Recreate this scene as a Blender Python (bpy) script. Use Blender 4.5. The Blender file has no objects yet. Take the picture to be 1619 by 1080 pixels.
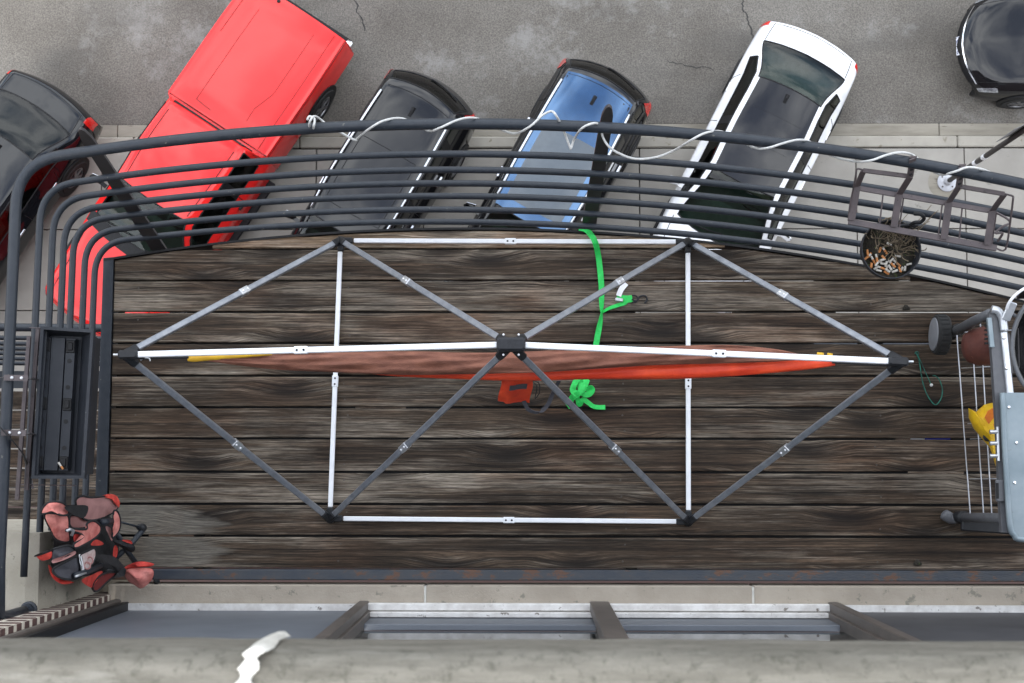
import bpy, math, random
import numpy as np
from mathutils import Vector, Matrix

random.seed(7)
S = bpy.context.scene
C = S.collection
R = math.radians

# ------------------------------------------------------------------ camera
H = 6.4                       # camera height above the balcony deck (deck top = z 0)
GZ = -18.1                    # street level
FPX = 2249.0                  # focal length in photo pixels (50 mm on 36 mm)
zw = Vector((-30.5, 190.0, FPX)).normalized()
xw = Vector((1.0, 0.0, 30.5 / FPX)).normalized()
yw = zw.cross(xw)
CAMROT = Matrix((xw, yw, zw))                 # camera axes -> world axes
cam_d = bpy.data.cameras.new('camera')
cam = bpy.data.objects.new('camera', cam_d)
C.objects.link(cam)
cam.matrix_world = Matrix.Translation((0, 0, H)) @ CAMROT.to_4x4()
cam_d.sensor_width = 36.0
cam_d.lens = 50.0
cam_d.clip_start = 0.05
cam_d.clip_end = 2000
cam_d.dof.use_dof = True
cam_d.dof.focus_distance = 6.6
cam_d.dof.aperture_fstop = 15
S.camera = cam

# ------------------------------------------------------------------ sky and sun
SUN_EL, SUN_AZ = 52.0, 200.0
w = bpy.data.worlds.new('World')
S.world = w
w.use_nodes = True
nt = w.node_tree
for n in list(nt.nodes):
    nt.nodes.remove(n)
out = nt.nodes.new('ShaderNodeOutputWorld')
bg = nt.nodes.new('ShaderNodeBackground')
sky = nt.nodes.new('ShaderNodeTexSky')
sky.sky_type = 'NISHITA'
sky.sun_disc = False
sky.sun_elevation = R(SUN_EL)
sky.sun_rotation = R(SUN_AZ)
sky.dust_density = 2.0
tc = nt.nodes.new('ShaderNodeTexCoord')
cl = nt.nodes.new('ShaderNodeTexNoise')
cl.inputs['Scale'].default_value = 2.6
cl.inputs['Detail'].default_value = 6
cl.inputs['Distortion'].default_value = 0.4
cr = nt.nodes.new('ShaderNodeValToRGB')
cr.color_ramp.elements[0].position = 0.36
cr.color_ramp.elements[1].position = 0.56
cr.color_ramp.elements[0].color = (0.12, 0.12, 0.12, 1)
mx = nt.nodes.new('ShaderNodeMix')
mx.data_type = 'RGBA'
CLOUD = (9.6, 9.95, 10.4, 1)
mx.inputs[7].default_value = CLOUD
nt.links.new(tc.outputs['Generated'], cl.inputs['Vector'])
nt.links.new(cl.outputs[0], cr.inputs[0])
nt.links.new(cr.outputs[0], mx.inputs[0])
nt.links.new(sky.outputs[0], mx.inputs[6])
nt.links.new(mx.outputs[2], bg.inputs[0])
bg.inputs[1].default_value = 0.12
nt.links.new(bg.outputs[0], out.inputs[0])

sun_d = bpy.data.lights.new('sun', 'SUN')
sun_d.energy = 1.2
sun_d.angle = R(25)
sun_d.color = (1.0, 0.97, 0.92)
sun = bpy.data.objects.new('sun', sun_d)
C.objects.link(sun)
az = R(SUN_AZ)
sd = Vector((math.sin(az) * math.cos(R(SUN_EL)), math.cos(az) * math.cos(R(SUN_EL)), math.sin(R(SUN_EL))))
sun.rotation_euler = sd.to_track_quat('Z', 'Y').to_euler()
sun.location = (0, 0, 40)

S.view_settings.view_transform = 'Standard'
S.view_settings.look = 'None'
S.view_settings.exposure = 1.55
S.view_settings.gamma = 1.0
S.view_settings.use_curve_mapping = False


# ------------------------------------------------------------------ helpers
def P(px, py, z):
    """photo pixel -> point of the place at height z"""
    d = Vector((px - 809.5, -(py - 540.0), -FPX))
    d = CAMROT @ d
    t = (z - H) / d.z
    return Vector((d.x * t, d.y * t, z))


class MB:
    def __init__(s):
        s.v, s.f = [], []

    def add(s, vs, fs):
        o = len(s.v)
        s.v += [tuple(p) for p in vs]
        s.f += [tuple(i + o for i in f) for f in fs]
        return s

    def box(s, c, size, rot=None, bev=0.0):
        hx, hy, hz = size[0] / 2, size[1] / 2, size[2] / 2
        c = Vector(c)
        if bev <= 0:
            vs = [Vector((x, y, z)) for x in (-hx, hx) for y in (-hy, hy) for z in (-hz, hz)]
            fs = [(0, 1, 3, 2), (4, 6, 7, 5), (0, 4, 5, 1), (2, 3, 7, 6), (0, 2, 6, 4), (1, 5, 7, 3)]
        else:
            b = min(bev, hx * .9, hy * .9, hz * .9)
            def ring(ix, iy, z):
                o = []
                for sx, sy in ((1, 1), (-1, 1), (-1, -1), (1, -1)):
                    o.append(Vector((sx * ix, sy * iy, z)))
                return o
            rings = [ring(hx - b, hy - b, -hz), ring(hx, hy, -hz + b), ring(hx, hy, hz - b), ring(hx - b, hy - b, hz)]
            # chamfer the vertical corners too
            vs, fs = [], []
            def oct_(ix, iy, bb, z):
                return [Vector(p) for p in ((ix, iy - bb, z), (ix - bb, iy, z), (-ix + bb, iy, z), (-ix, iy - bb, z),
                                            (-ix, -iy + bb, z), (-ix + bb, -iy, z), (ix - bb, -iy, z), (ix, -iy + bb, z))]
            rr = [oct_(hx - b, hy - b, b * .5, -hz), oct_(hx, hy, b, -hz + b), oct_(hx, hy, b, hz - b), oct_(hx - b, hy - b, b * .5, hz)]
            for r_ in rr:
                vs += r_
            for k in range(3):
                for i in range(8):
                    j = (i + 1) % 8
                    fs.append((k * 8 + i, k * 8 + j, k * 8 + 8 + j, k * 8 + 8 + i))
            fs.append(tuple(range(7, -1, -1)))
            fs.append(tuple(range(24, 32)))
        if rot is not None:
            vs = [rot @ p for p in vs]
        return s.add([p + c for p in vs], fs)

    def beam(s, a, b, wd, ht, up=(0, 0, 1), bev=0.0):
        a, b = Vector(a), Vector(b)
        x = (b - a)
        L = x.length
        x.normalize()
        y = Vector(up).cross(x)
        if y.length < 1e-5:
            y = Vector((0, 1, 0)).cross(x)
        y.normalize()
        z = x.cross(y)
        return s.box((a + b) / 2, (L, wd, ht), Matrix((x, y, z)).transposed(), bev)

    def tube(s, pts, r, n=10, closed=False, cap=True):
        pts = [Vector(p) for p in pts]
        m = len(pts)
        rs = r if isinstance(r, (list, tuple)) else [r] * m
        T = []
        for i in range(m):
            if closed:
                t = pts[(i + 1) % m] - pts[i - 1]
            else:
                t = pts[min(i + 1, m - 1)] - pts[max(i - 1, 0)]
            if t.length < 1e-9:
                t = Vector((0, 0, 1))
            T.append(t.normalized())
        ref = Vector((0, 0, 1)) if abs(T[0].z) < .9 else Vector((1, 0, 0))
        nrm = (ref - T[0] * ref.dot(T[0])).normalized()
        vs, fs = [], []
        for i in range(m):
            nrm = (nrm - T[i] * nrm.dot(T[i]))
            if nrm.length < 1e-6:
                nrm = T[i].orthogonal()
            nrm.normalize()
            b = T[i].cross(nrm)
            for k in range(n):
                a = 2 * math.pi * k / n
                vs.append(pts[i] + (nrm * math.cos(a) + b * math.sin(a)) * rs[i])
        last = m if closed else m - 1
        for i in range(last):
            i2 = (i + 1) % m
            for k in range(n):
                k2 = (k + 1) % n
                fs.append((i * n + k, i * n + k2, i2 * n + k2, i2 * n + k))
        if cap and not closed:
            fs.append(tuple(range(n - 1, -1, -1)))
            fs.append(tuple((m - 1) * n + k for k in range(n)))
        return s.add(vs, fs)

    def lathe(s, c, axis, prof, n=24, close=False):
        """prof: list of (radius, height along axis)"""
        c, ax = Vector(c), Vector(axis).normalized()
        u = ax.orthogonal().normalized()
        v = ax.cross(u)
        vs, fs = [], []
        for r, h in prof:
            for k in range(n):
                a = 2 * math.pi * k / n
                vs.append(c + ax * h + (u * math.cos(a) + v * math.sin(a)) * r)
        for i in range(len(prof) - 1):
            for k in range(n):
                k2 = (k + 1) % n
                fs.append((i * n + k, i * n + k2, (i + 1) * n + k2, (i + 1) * n + k))
        fs.append(tuple(range(n - 1, -1, -1)))
        if close:
            fs.append(tuple((len(prof) - 1) * n + k for k in range(n)))
        else:
            fs.append(tuple((len(prof) - 1) * n + k for k in range(n)))
        return s.add(vs, fs)

    def prism(s, pts, z0, z1):
        """pts: ccw outline (x,y)"""
        n = len(pts)
        vs = [(p[0], p[1], z0) for p in pts] + [(p[0], p[1], z1) for p in pts]
        fs = [tuple(range(n - 1, -1, -1)), tuple(range(n, 2 * n))]
        for i in range(n):
            j = (i + 1) % n
            fs.append((i, j, n + j, n + i))
        return s.add(vs, fs)

    def ribbon(s, pts, width, wdirs, th=0.0015):
        """flat webbing: centre points and a width direction for each"""
        pts = [Vector(p) for p in pts]
        m = len(pts)
        vs, fs = [], []
        for i in range(m):
            t = (pts[min(i + 1, m - 1)] - pts[max(i - 1, 0)]).normalized()
            wd = Vector(wdirs[i])
            wd = (wd - t * wd.dot(t)).normalized()
            nn = t.cross(wd)
            for a, b in ((-.5, -1), (.5, -1), (.5, 1), (-.5, 1)):
                vs.append(pts[i] + wd * a * width + nn * b * th)
        for i in range(m - 1):
            for k in range(4):
                k2 = (k + 1) % 4
                fs.append((i * 4 + k, i * 4 + k2, i * 4 + 4 + k2, i * 4 + 4 + k))
        fs.append((3, 2, 1, 0))
        fs.append(tuple((m - 1) * 4 + k for k in range(4)))
        return s.add(vs, fs)

    def grid(s, g, flip=False):
        nu, nv = len(g), len(g[0])
        vs = [tuple(p) for row in g for p in row]
        fs = []
        for i in range(nu - 1):
            for j in range(nv - 1):
                q = (i * nv + j, i * nv + j + 1, (i + 1) * nv + j + 1, (i + 1) * nv + j)
                fs.append(q[::-1] if flip else q)
        return s.add(vs, fs)


def obj(name, mb, m, parent=None, smooth=False, origin=None, autos=None):
    me = bpy.data.meshes.new(name)
    vs = mb.v
    if origin is not None:
        ox = Vector(origin)
        vs = [tuple(Vector(p) - ox) for p in vs]
    me.from_pydata(vs, [], mb.f)
    me.update()
    o = bpy.data.objects.new(name, me)
    C.objects.link(o)
    if origin is not None:
        o.location = origin
    if m is not None:
        me.materials.append(m)
    if smooth or autos:
        me.shade_smooth()
    if autos:
        me.set_sharp_from_angle(angle=R(autos))
    if parent is not None:
        o.parent = parent
        if parent.type == 'EMPTY' or True:
            o.matrix_parent_inverse = PINV.get(parent.name, Matrix.Identity(4))
    return o


PINV = {}


def tag(o, label, cat=None, group=None, kind=None):
    if label:
        o['label'] = label
    if cat:
        o['category'] = cat
    if group:
        o['group'] = group
    if kind:
        o['kind'] = kind
    return o


def thing(name, label, cat, loc=(0, 0, 0), rz=0.0, group=None, world_parts=True):
    """Empty at the thing's base. With world_parts its parts are given in place coordinates."""
    o = bpy.data.objects.new(name, None)
    o.empty_display_size = .2
    C.objects.link(o)
    o.location = loc
    o.rotation_euler = (0, 0, rz)
    tag(o, label, cat, group)
    if world_parts:
        PINV[o.name] = (Matrix.Translation(loc) @ Matrix.Rotation(rz, 4, 'Z')).inverted()
    return o


def smoothpts(pts, sub=6, closed=False):
    """Catmull-Rom through points"""
    pts = [Vector(p) for p in pts]
    n = len(pts)
    o = []
    rng = n if closed else n - 1
    for i in range(rng):
        if closed:
            p0, p1, p2, p3 = pts[i - 1], pts[i], pts[(i + 1) % n], pts[(i + 2) % n]
        else:
            p0, p1, p2, p3 = pts[max(i - 1, 0)], pts[i], pts[i + 1], pts[min(i + 2, n - 1)]
        for k in range(sub):
            t = k / sub
            o.append(.5 * ((2 * p1) + (p2 - p0) * t + (2 * p0 - 5 * p1 + 4 * p2 - p3) * t * t + (-p0 + 3 * p1 - 3 * p2 + p3) * t ** 3))
    if not closed:
        o.append(pts[-1])
    return o


# ------------------------------------------------------------------ materials
def newmat(name):
    m = bpy.data.materials.new(name)
    m.use_nodes = True
    n = m.node_tree.nodes
    for x in list(n):
        n.remove(x)
    o = n.new('ShaderNodeOutputMaterial')
    b = n.new('ShaderNodeBsdfPrincipled')
    m.node_tree.links.new(b.outputs[0], o.inputs[0])
    return m, m.node_tree, b


def N(t, kind, **kw):
    n = t.nodes.new(kind)
    for k, v in kw.items():
        if k in n.inputs:
            n.inputs[k].default_value = v
        else:
            setattr(n, k, v)
    return n


def ramp(t, stops):
    r = t.nodes.new('ShaderNodeValToRGB')
    e = r.color_ramp.elements
    while len(e) < len(stops):
        e.new(.5)
    for i, (p, c) in enumerate(stops):
        e[i].position = p
        e[i].color = (c, c, c, 1) if not isinstance(c, (tuple, list)) else (*c, 1)
    return r


def mixc(t, fac, a, b, blend='MIX'):
    m = t.nodes.new('ShaderNodeMix')
    m.data_type = 'RGBA'
    m.blend_type = blend
    for i, x in ((0, fac), (6, a), (7, b)):
        if isinstance(x, (int, float)):
            m.inputs[i].default_value = x
        elif isinstance(x, (tuple, list)):
            m.inputs[i].default_value = (*x, 1)
        else:
            t.links.new(x, m.inputs[i])
    return m.outputs[2]


def pm(name, c1, c2=None, scale=8.0, rough=.6, metal=0.0, bump=0.0, stretch=(1, 1, 1), coat=0.0, spec=.5,
       lo=.35, hi=.65, detail=6, speck=None, bscale=None, rvar=0.0, coords='Object'):
    """two-tone noise material with optional specks (colour, scale, threshold) and bump"""
    m, t, b = newmat(name)
    L = t.links
    c2 = c2 or c1
    co = N(t, 'ShaderNodeTexCoord')
    mp = N(t, 'ShaderNodeMapping')
    mp.inputs['Scale'].default_value = stretch
    oi = N(t, 'ShaderNodeObjectInfo')
    ad = N(t, 'ShaderNodeVectorMath', operation='MULTIPLY_ADD')
    L.new(oi.outputs['Random'], ad.inputs[0])
    ad.inputs[1].default_value = (13.1, 7.7, 5.3)
    L.new(co.outputs[coords], ad.inputs[2])
    L.new(ad.outputs[0], mp.inputs[0])
    no = N(t, 'ShaderNodeTexNoise', Scale=scale, Detail=detail, Roughness=.6)
    L.new(mp.outputs[0], no.inputs['Vector'])
    rp = ramp(t, [(lo, 0.0), (hi, 1.0)])
    L.new(no.outputs[0], rp.inputs[0])
    col = mixc(t, rp.outputs[0], c1, c2)
    if speck:
        sc, ss, th = speck
        n2 = N(t, 'ShaderNodeTexNoise', Scale=ss, Detail=4, Roughness=.7)
        L.new(mp.outputs[0], n2.inputs['Vector'])
        r2 = ramp(t, [(th, 0.0), (min(th + .06, 1), 1.0)])
        L.new(n2.outputs[0], r2.inputs[0])
        col = mixc(t, r2.outputs[0], col, sc)
    L.new(col, b.inputs['Base Color'])
    b.inputs['Roughness'].default_value = rough
    if rvar:
        mr = N(t, 'ShaderNodeMapRange')
        mr.inputs[3].default_value = rough - rvar
        mr.inputs[4].default_value = rough + rvar
        L.new(no.outputs[0], mr.inputs[0])
        L.new(mr.outputs[0], b.inputs['Roughness'])
    b.inputs['Metallic'].default_value = metal
    b.inputs['Coat Weight'].default_value = coat
    b.inputs['Coat Roughness'].default_value = .03
    b.inputs['Specular IOR Level'].default_value = spec
    if bump:
        n3 = N(t, 'ShaderNodeTexNoise', Scale=bscale or scale * 3, Detail=6, Roughness=.7)
        L.new(mp.outputs[0], n3.inputs['Vector'])
        bp = N(t, 'ShaderNodeBump', Strength=bump, Distance=.01)
        L.new(n3.outputs[0], bp.inputs['Height'])
        L.new(bp.outputs[0], b.inputs['Normal'])
    return m


def wood(name, tone=1.0):
    m, t, b = newmat(name)
    L = t.links
    co = N(t, 'ShaderNodeTexCoord')
    oi = N(t, 'ShaderNodeObjectInfo')
    ad = N(t, 'ShaderNodeVectorMath', operation='MULTIPLY_ADD')
    L.new(oi.outputs['Random'], ad.inputs[0])
    ad.inputs[1].default_value = (41.0, 17.0, 9.0)
    L.new(co.outputs['Object'], ad.inputs[2])
    # knots
    vm = N(t, 'ShaderNodeMapping')
    vm.inputs['Scale'].default_value = (1.15, 4.2, 1)
    L.new(ad.outputs[0], vm.inputs[0])
    vo = N(t, 'ShaderNodeTexVoronoi', Scale=1.0)
    vo.voronoi_dimensions = '2D'
    L.new(vm.outputs[0], vo.inputs['Vector'])
    kn = ramp(t, [(0.0, 1.0), (.08, .8), (.26, 0.0)])
    L.new(vo.outputs['Distance'], kn.inputs[0])
    # grain coordinate, bent round the knots
    sep = N(t, 'ShaderNodeSeparateXYZ')
    L.new(ad.outputs[0], sep.inputs[0])
    n0 = N(t, 'ShaderNodeTexNoise', Scale=1.0, Detail=3)
    m0 = N(t, 'ShaderNodeMapping')
    m0.inputs['Scale'].default_value = (1.1, 5, 1)
    L.new(ad.outputs[0], m0.inputs[0])
    L.new(m0.outputs[0], n0.inputs['Vector'])
    a1 = N(t, 'ShaderNodeMath', operation='MULTIPLY_ADD')
    L.new(n0.outputs[0], a1.inputs[0])
    a1.inputs[1].default_value = .016
    L.new(sep.outputs[1], a1.inputs[2])
    a2 = N(t, 'ShaderNodeMath', operation='MULTIPLY_ADD')
    L.new(kn.outputs[0], a2.inputs[0])
    a2.inputs[1].default_value = .032
    L.new(a1.outputs[0], a2.inputs[2])
    cb = N(t, 'ShaderNodeCombineXYZ')
    L.new(sep.outputs[0], cb.inputs[0])
    L.new(a2.outputs[0], cb.inputs[1])
    # broad rings and fine fibres
    g1m = N(t, 'ShaderNodeMapping')
    g1m.inputs['Scale'].default_value = (.6, 58, 1)
    L.new(cb.outputs[0], g1m.inputs[0])
    g1 = N(t, 'ShaderNodeTexNoise', Scale=1.0, Detail=5, Roughness=.65)
    L.new(g1m.outputs[0], g1.inputs['Vector'])
    g2m = N(t, 'ShaderNodeMapping')
    g2m.inputs['Scale'].default_value = (2.4, 125, 1)
    L.new(cb.outputs[0], g2m.inputs[0])
    g2 = N(t, 'ShaderNodeTexNoise', Scale=1.0, Detail=6, Roughness=.75)
    L.new(g2m.outputs[0], g2.inputs['Vector'])
    # base browns
    br = ramp(t, [(.33, (.0120, .0088, .0064)), (.44, (.027, .0190, .0128)), (.55, (.049, .0338, .0222)), (.68, (.088, .060, .040))])
    L.new(g1.outputs[0], br.inputs[0])
    # worn pale fibres, stronger on worn patches
    wp = N(t, 'ShaderNodeTexNoise', Scale=1.0, Detail=5, Roughness=.6)
    wpm = N(t, 'ShaderNodeMapping')
    wpm.inputs['Scale'].default_value = (1.3, 9, 1)
    L.new(ad.outputs[0], wpm.inputs[0])
    L.new(wpm.outputs[0], wp.inputs['Vector'])
    # edges of the board wear first
    s2 = N(t, 'ShaderNodeSeparateXYZ')
    L.new(co.outputs['Object'], s2.inputs[0])
    ab = N(t, 'ShaderNodeMath', operation='ABSOLUTE')
    L.new(s2.outputs[1], ab.inputs[0])
    er = N(t, 'ShaderNodeMapRange')
    er.inputs[1].default_value = .042
    er.inputs[2].default_value = .07
    er.inputs[3].default_value = 0
    er.inputs[4].default_value = .11
    L.new(ab.outputs[0], er.inputs[0])
    sm = N(t, 'ShaderNodeMath', operation='ADD')
    L.new(wp.outputs[0], sm.inputs[0])
    L.new(er.outputs[0], sm.inputs[1])
    rv = N(t, 'ShaderNodeMath', operation='MULTIPLY_ADD')      # boards differ in wear
    L.new(oi.outputs['Random'], rv.inputs[0])
    rv.inputs[1].default_value = .10
    L.new(sm.outputs[0], rv.inputs[2])
    ws = N(t, 'ShaderNodeMath', operation='ADD')
    L.new(rv.outputs[0], ws.inputs[0])
    L.new(g2.outputs[0], ws.inputs[1])
    wr = ramp(t, [(.55, 0.0), (.61, .32), (.71, 1.0)])
    hv = N(t, 'ShaderNodeMath', operation='MULTIPLY')
    L.new(ws.outputs[0], hv.inputs[0])
    hv.inputs[1].default_value = .53
    L.new(hv.outputs[0], wr.inputs[0])
    col = mixc(t, wr.outputs[0], br.outputs[0], (.215 * tone, .182 * tone, .145 * tone))
    # crisp hair-fine fibres
    g3m = N(t, 'ShaderNodeMapping')
    g3m.inputs['Scale'].default_value = (7, 330, 1)
    L.new(cb.outputs[0], g3m.inputs[0])
    g3 = N(t, 'ShaderNodeTexNoise', Scale=1.0, Detail=3, Roughness=.8)
    L.new(g3m.outputs[0], g3.inputs['Vector'])
    f3 = ramp(t, [(.36, .45), (.5, 1.0), (.64, 1.9)])
    L.new(g3.outputs[0], f3.inputs[0])
    col = mixc(t, 1.0, col, f3.outputs[0], 'MULTIPLY')
    # dark fine cracks
    ck = ramp(t, [(.34, 1.0), (.43, 0.0)])
    L.new(g2.outputs[0], ck.inputs[0])
    ckm = N(t, 'ShaderNodeMath', operation='MULTIPLY')
    L.new(ck.outputs[0], ckm.inputs[0])
    ckm.inputs[1].default_value = .8
    col = mixc(t, ckm.outputs[0], col, (.006, .005, .004))
    # broad damp-dark and bleached stretches along the board
    bn = N(t, 'ShaderNodeTexNoise', Scale=1.0, Detail=4, Roughness=.55)
    bm = N(t, 'ShaderNodeMapping')
    bm.inputs['Scale'].default_value = (1.5, 5, 1)
    bm.inputs['Location'].default_value = (3.3, 8.1, 0)
    L.new(ad.outputs[0], bm.inputs[0])
    L.new(bm.outputs[0], bn.inputs['Vector'])
    bb = ramp(t, [(.34, .72), (.5, 1.0), (.66, 1.4)])
    L.new(bn.outputs[0], bb.inputs[0])
    col = mixc(t, 1.0, col, bb.outputs[0], 'MULTIPLY')
    # knots are dark
    kd = ramp(t, [(0.0, 0.9), (.07, .75), (.2, 0.0)])
    L.new(vo.outputs['Distance'], kd.inputs[0])
    col = mixc(t, kd.outputs[0], col, (.010, .0075, .006))
    # dry, bleached patch in the sheltered corner by the wall
    ge = N(t, 'ShaderNodeNewGeometry')
    dm = N(t, 'ShaderNodeVectorMath', operation='SUBTRACT')
    L.new(ge.outputs['Position'], dm.inputs[0])
    dm.inputs[1].default_value = (-1.85, -.40, 0)
    ds = N(t, 'ShaderNodeVectorMath', operation='MULTIPLY')
    L.new(dm.outputs[0], ds.inputs[0])
    ds.inputs[1].default_value = (1.7, 3.4, .1)
    dl = N(t, 'ShaderNodeVectorMath', operation='LENGTH')
    L.new(ds.outputs[0], dl.inputs[0])
    dn = N(t, 'ShaderNodeMath', operation='MULTIPLY_ADD')
    L.new(wp.outputs[0], dn.inputs[0])
    dn.inputs[1].default_value = 1.1
    L.new(dl.outputs['Value'], dn.inputs[2])
    dr = ramp(t, [(.62, .85), (.70, 0.0)])
    dh = N(t, 'ShaderNodeMath', operation='MULTIPLY')
    L.new(dn.outputs[0], dh.inputs[0])
    dh.inputs[1].default_value = .5
    L.new(dh.outputs[0], dr.inputs[0])
    gm = mixc(t, 1.0, (.135, .122, .102), f3.outputs[0], 'MULTIPLY')
    col = mixc(t, dr.outputs[0], col, gm)
    # reddish cast here and there
    rn = N(t, 'ShaderNodeTexNoise', Scale=2.2, Detail=3)
    L.new(ad.outputs[0], rn.inputs['Vector'])
    rr = ramp(t, [(.5, 0.0), (.7, .55)])
    L.new(rn.outputs[0], rr.inputs[0])
    col = mixc(t, rr.outputs[0], col, (.95, .66, .5), 'MULTIPLY')
    L.new(col, b.inputs['Base Color'])
    b.inputs['Roughness'].default_value = .6
    b.inputs['Specular IOR Level'].default_value = .18
    bp = N(t, 'ShaderNodeBump', Strength=.55, Distance=.003)
    L.new(g2.outputs[0], bp.inputs['Height'])
    L.new(bp.outputs[0], b.inputs['Normal'])
    return m


def glassmat(name, tint, rough=.01):
    m = bpy.data.materials.new(name)
    m.use_nodes = True
    t = m.node_tree
    for x in list(t.nodes):
        t.nodes.remove(x)
    o = N(t, 'ShaderNodeOutputMaterial')
    tr = N(t, 'ShaderNodeBsdfTransparent')
    tr.inputs[0].default_value = (*tint, 1)
    gl = N(t, 'ShaderNodeBsdfGlossy')
    gl.inputs['Roughness'].default_value = rough
    fr = N(t, 'ShaderNodeFresnel', IOR=1.5)
    mx_ = N(t, 'ShaderNodeMixShader')
    t.links.new(fr.outputs[0], mx_.inputs[0])
    t.links.new(tr.outputs[0], mx_.inputs[1])
    t.links.new(gl.outputs[0], mx_.inputs[2])
    t.links.new(mx_.outputs[0], o.inputs[0])
    return m


M = {}
M['wood'] = wood('weathered_wood')
M['steel'] = pm('painted_steel', (.017, .022, .030), (.025, .030, .038), 30, .42, spec=.35, bump=.12, bscale=160,
                speck=((.13, .125, .11), 42, .665), rvar=.08)
M['rusty'] = pm('rusty_steel', (.028, .036, .050), (.05, .052, .056), 9, .5, bump=.2, bscale=90, stretch=(1, 1.6, 1),
                speck=((.10, .048, .027), 9, .56))
M['blade'] = pm('brown_steel', (.030, .027, .029), (.045, .040, .042), 20, .5, speck=((.09, .08, .075), 70, .68))
M['black'] = pm('black_plastic', (.010, .011, .013), (.018, .019, .022), 25, .42, spec=.3)
M['blackhub'] = pm('hub_plastic', (.016, .017, .020), (.026, .027, .032), 60, .55, bump=.1, spec=.3)
M['planter'] = pm('planter_plastic', (.019, .022, .028), (.028, .031, .038), 12, .5, spec=.3, bump=.1, speck=((.2, .2, .19), 60, .70))
M['white'] = pm('white_aluminium', (.82, .83, .85), (.74, .75, .78), 14, .35, metal=0.0)
M['alu'] = pm('grey_aluminium', (.30, .315, .345), (.22, .235, .265), 26, .36, metal=.55, stretch=(1, 1, 1), rvar=.1, speck=((.45, .46, .48), 120, .64))
M['joint'] = pm('joint_metal', (.55, .56, .58), (.42, .43, .45), 60, .3, metal=.7)
M['brown_cloth'] = pm('brown_ripstop', (.25, .098, .060), (.165, .060, .037), 14, .72, bump=.4, bscale=40, stretch=(1, 3, 1))
M['orange'] = pm('orange_ripstop', (.84, .075, .018), (.66, .042, .012), 10, .55, bump=.25, bscale=30)
M['yellow'] = pm('yellow_sleeve', (.70, .42, .02), (.55, .30, .015), 20, .6)
M['green'] = pm('green_webbing', (.02, .62, .11), (.015, .50, .08), 60, .6, bump=.3, bscale=300)
M['cord'] = pm('white_cord', (.62, .62, .60), (.48, .48, .47), 80, .7, bump=.3, bscale=400)
M['blackcloth'] = pm('black_fabric', (.010, .010, .011), (.018, .018, .020), 40, .85, bump=.2)
M['greycloth'] = pm('grey_fabric', (.075, .075, .088), (.055, .055, .065), 30, .8, bump=.2)
M['salmon'] = pm('faded_red_fabric', (.76, .29, .25), (.50, .13, .11), 15, .85, bump=.6, bscale=30, lo=.38, hi=.62)  # faded red; its blotchy contrast also stands in for shading in the folds
M['salmon_in'] = pm('dusty_pink_fabric', (.46, .235, .22), (.34, .17, .16), 9, .85, bump=.3, bscale=25)
M['redcloth'] = pm('red_fabric', (.72, .075, .052), (.42, .028, .022), 16, .8, bump=.6, bscale=30, lo=.38, hi=.62)
M['darkred'] = pm('dark_red_fabric', (.20, .02, .018), (.13, .014, .013), 12, .8, bump=.3)
M['pinkprint'] = pm('print_fabric', (.52, .36, .34), (.6, .5, .48), 30, .8, lo=.45, hi=.55)
M['stone'] = pm('limestone', (.37, .325, .265), (.30, .26, .21), 5, .85, bump=.3, bscale=70, speck=((.20, .185, .15), 14, .60))
M['concrete'] = pm('pier_concrete', (.40, .37, .31), (.32, .295, .24), 6, .9, bump=.4, bscale=60, speck=((.19, .185, .15), 16, .60))
M['brick'] = pm('purple_brick', (.085, .042, .036), (.055, .030, .028), 20, .8, bump=.3)
M['mortar'] = pm('pale_mortar', (.55, .50, .42), (.45, .41, .34), 30, .9, bump=.4)
M['bronze'] = pm('bronze_aluminium', (.095, .080, .070), (.070, .060, .053), 12, .45, stretch=(1, 1, 1), speck=((.11, .10, .09), 30, .66))
M['chipwhite'] = pm('white_window_paint', (.66, .65, .63), (.48, .46, .44), 16, .5, stretch=(1, 1, 1), speck=((.16, .14, .12), 24, .62))
M['panel'] = pm('grey_panel', (.125, .138, .158), (.105, .117, .136), 5, .5, bump=.12, bscale=6)
M['panel_dark'] = pm('dark_panel', (.042, .043, .048), (.055, .056, .062), 6, .55, bump=.1, bscale=5)
M['pane'] = glassmat('window_glass', (.45, .55, .56))
M['carglass'] = glassmat('car_glass', (.50, .66, .58))
M['cardark'] = glassmat('dark_car_glass', (.22, .27, .25))
M['caulk'] = pm('white_caulk', (.60, .58, .53), (.46, .45, .41), 30, .8, bump=.4)
M['rubber'] = pm('tyre_rubber', (.012, .012, .012), (.018, .018, .018), 30, .85)
M['rim'] = pm('alloy_rim', (.30, .30, .31), (.22, .22, .23), 20, .35, metal=.8)
M['chrome'] = pm('chrome', (.75, .76, .78), (.7, .7, .72), 10, .12, metal=1.0)
M['railchrome'] = pm('satin_roof_rail', (.60, .62, .65), (.55, .57, .6), 10, .25, metal=.9)
M['taillight'] = pm('tail_light', (.62, .018, .012), (.45, .012, .01), 30, .2, coat=.6)
M['headlight'] = pm('head_light', (.55, .57, .60), (.16, .17, .19), 22, .12, coat=.8, metal=.5)
M['plate'] = pm('number_plate', (.7, .71, .74), (.12, .13, .22), 38, .5, lo=.48, hi=.52)
M['seat'] = pm('car_seat', (.20, .19, .135), (.16, .15, .11), 12, .8)
M['seatdark'] = pm('dark_car_seat', (.06, .062, .062), (.045, .046, .046), 12, .8)
M['trim'] = pm('car_trim', (.008, .008, .009), (.012, .012, .013), 20, .5, spec=.25)
M['cabin'] = pm('car_cabin', (.05, .062, .057), (.075, .085, .08), 12, .8)
M['wire'] = pm('plated_wire', (.42, .43, .46), (.32, .33, .36), 40, .3, metal=.6)
M['grey_paint'] = pm('grey_powdercoat', (.085, .088, .097), (.105, .108, .117), 40, .48, bump=.06)
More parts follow.
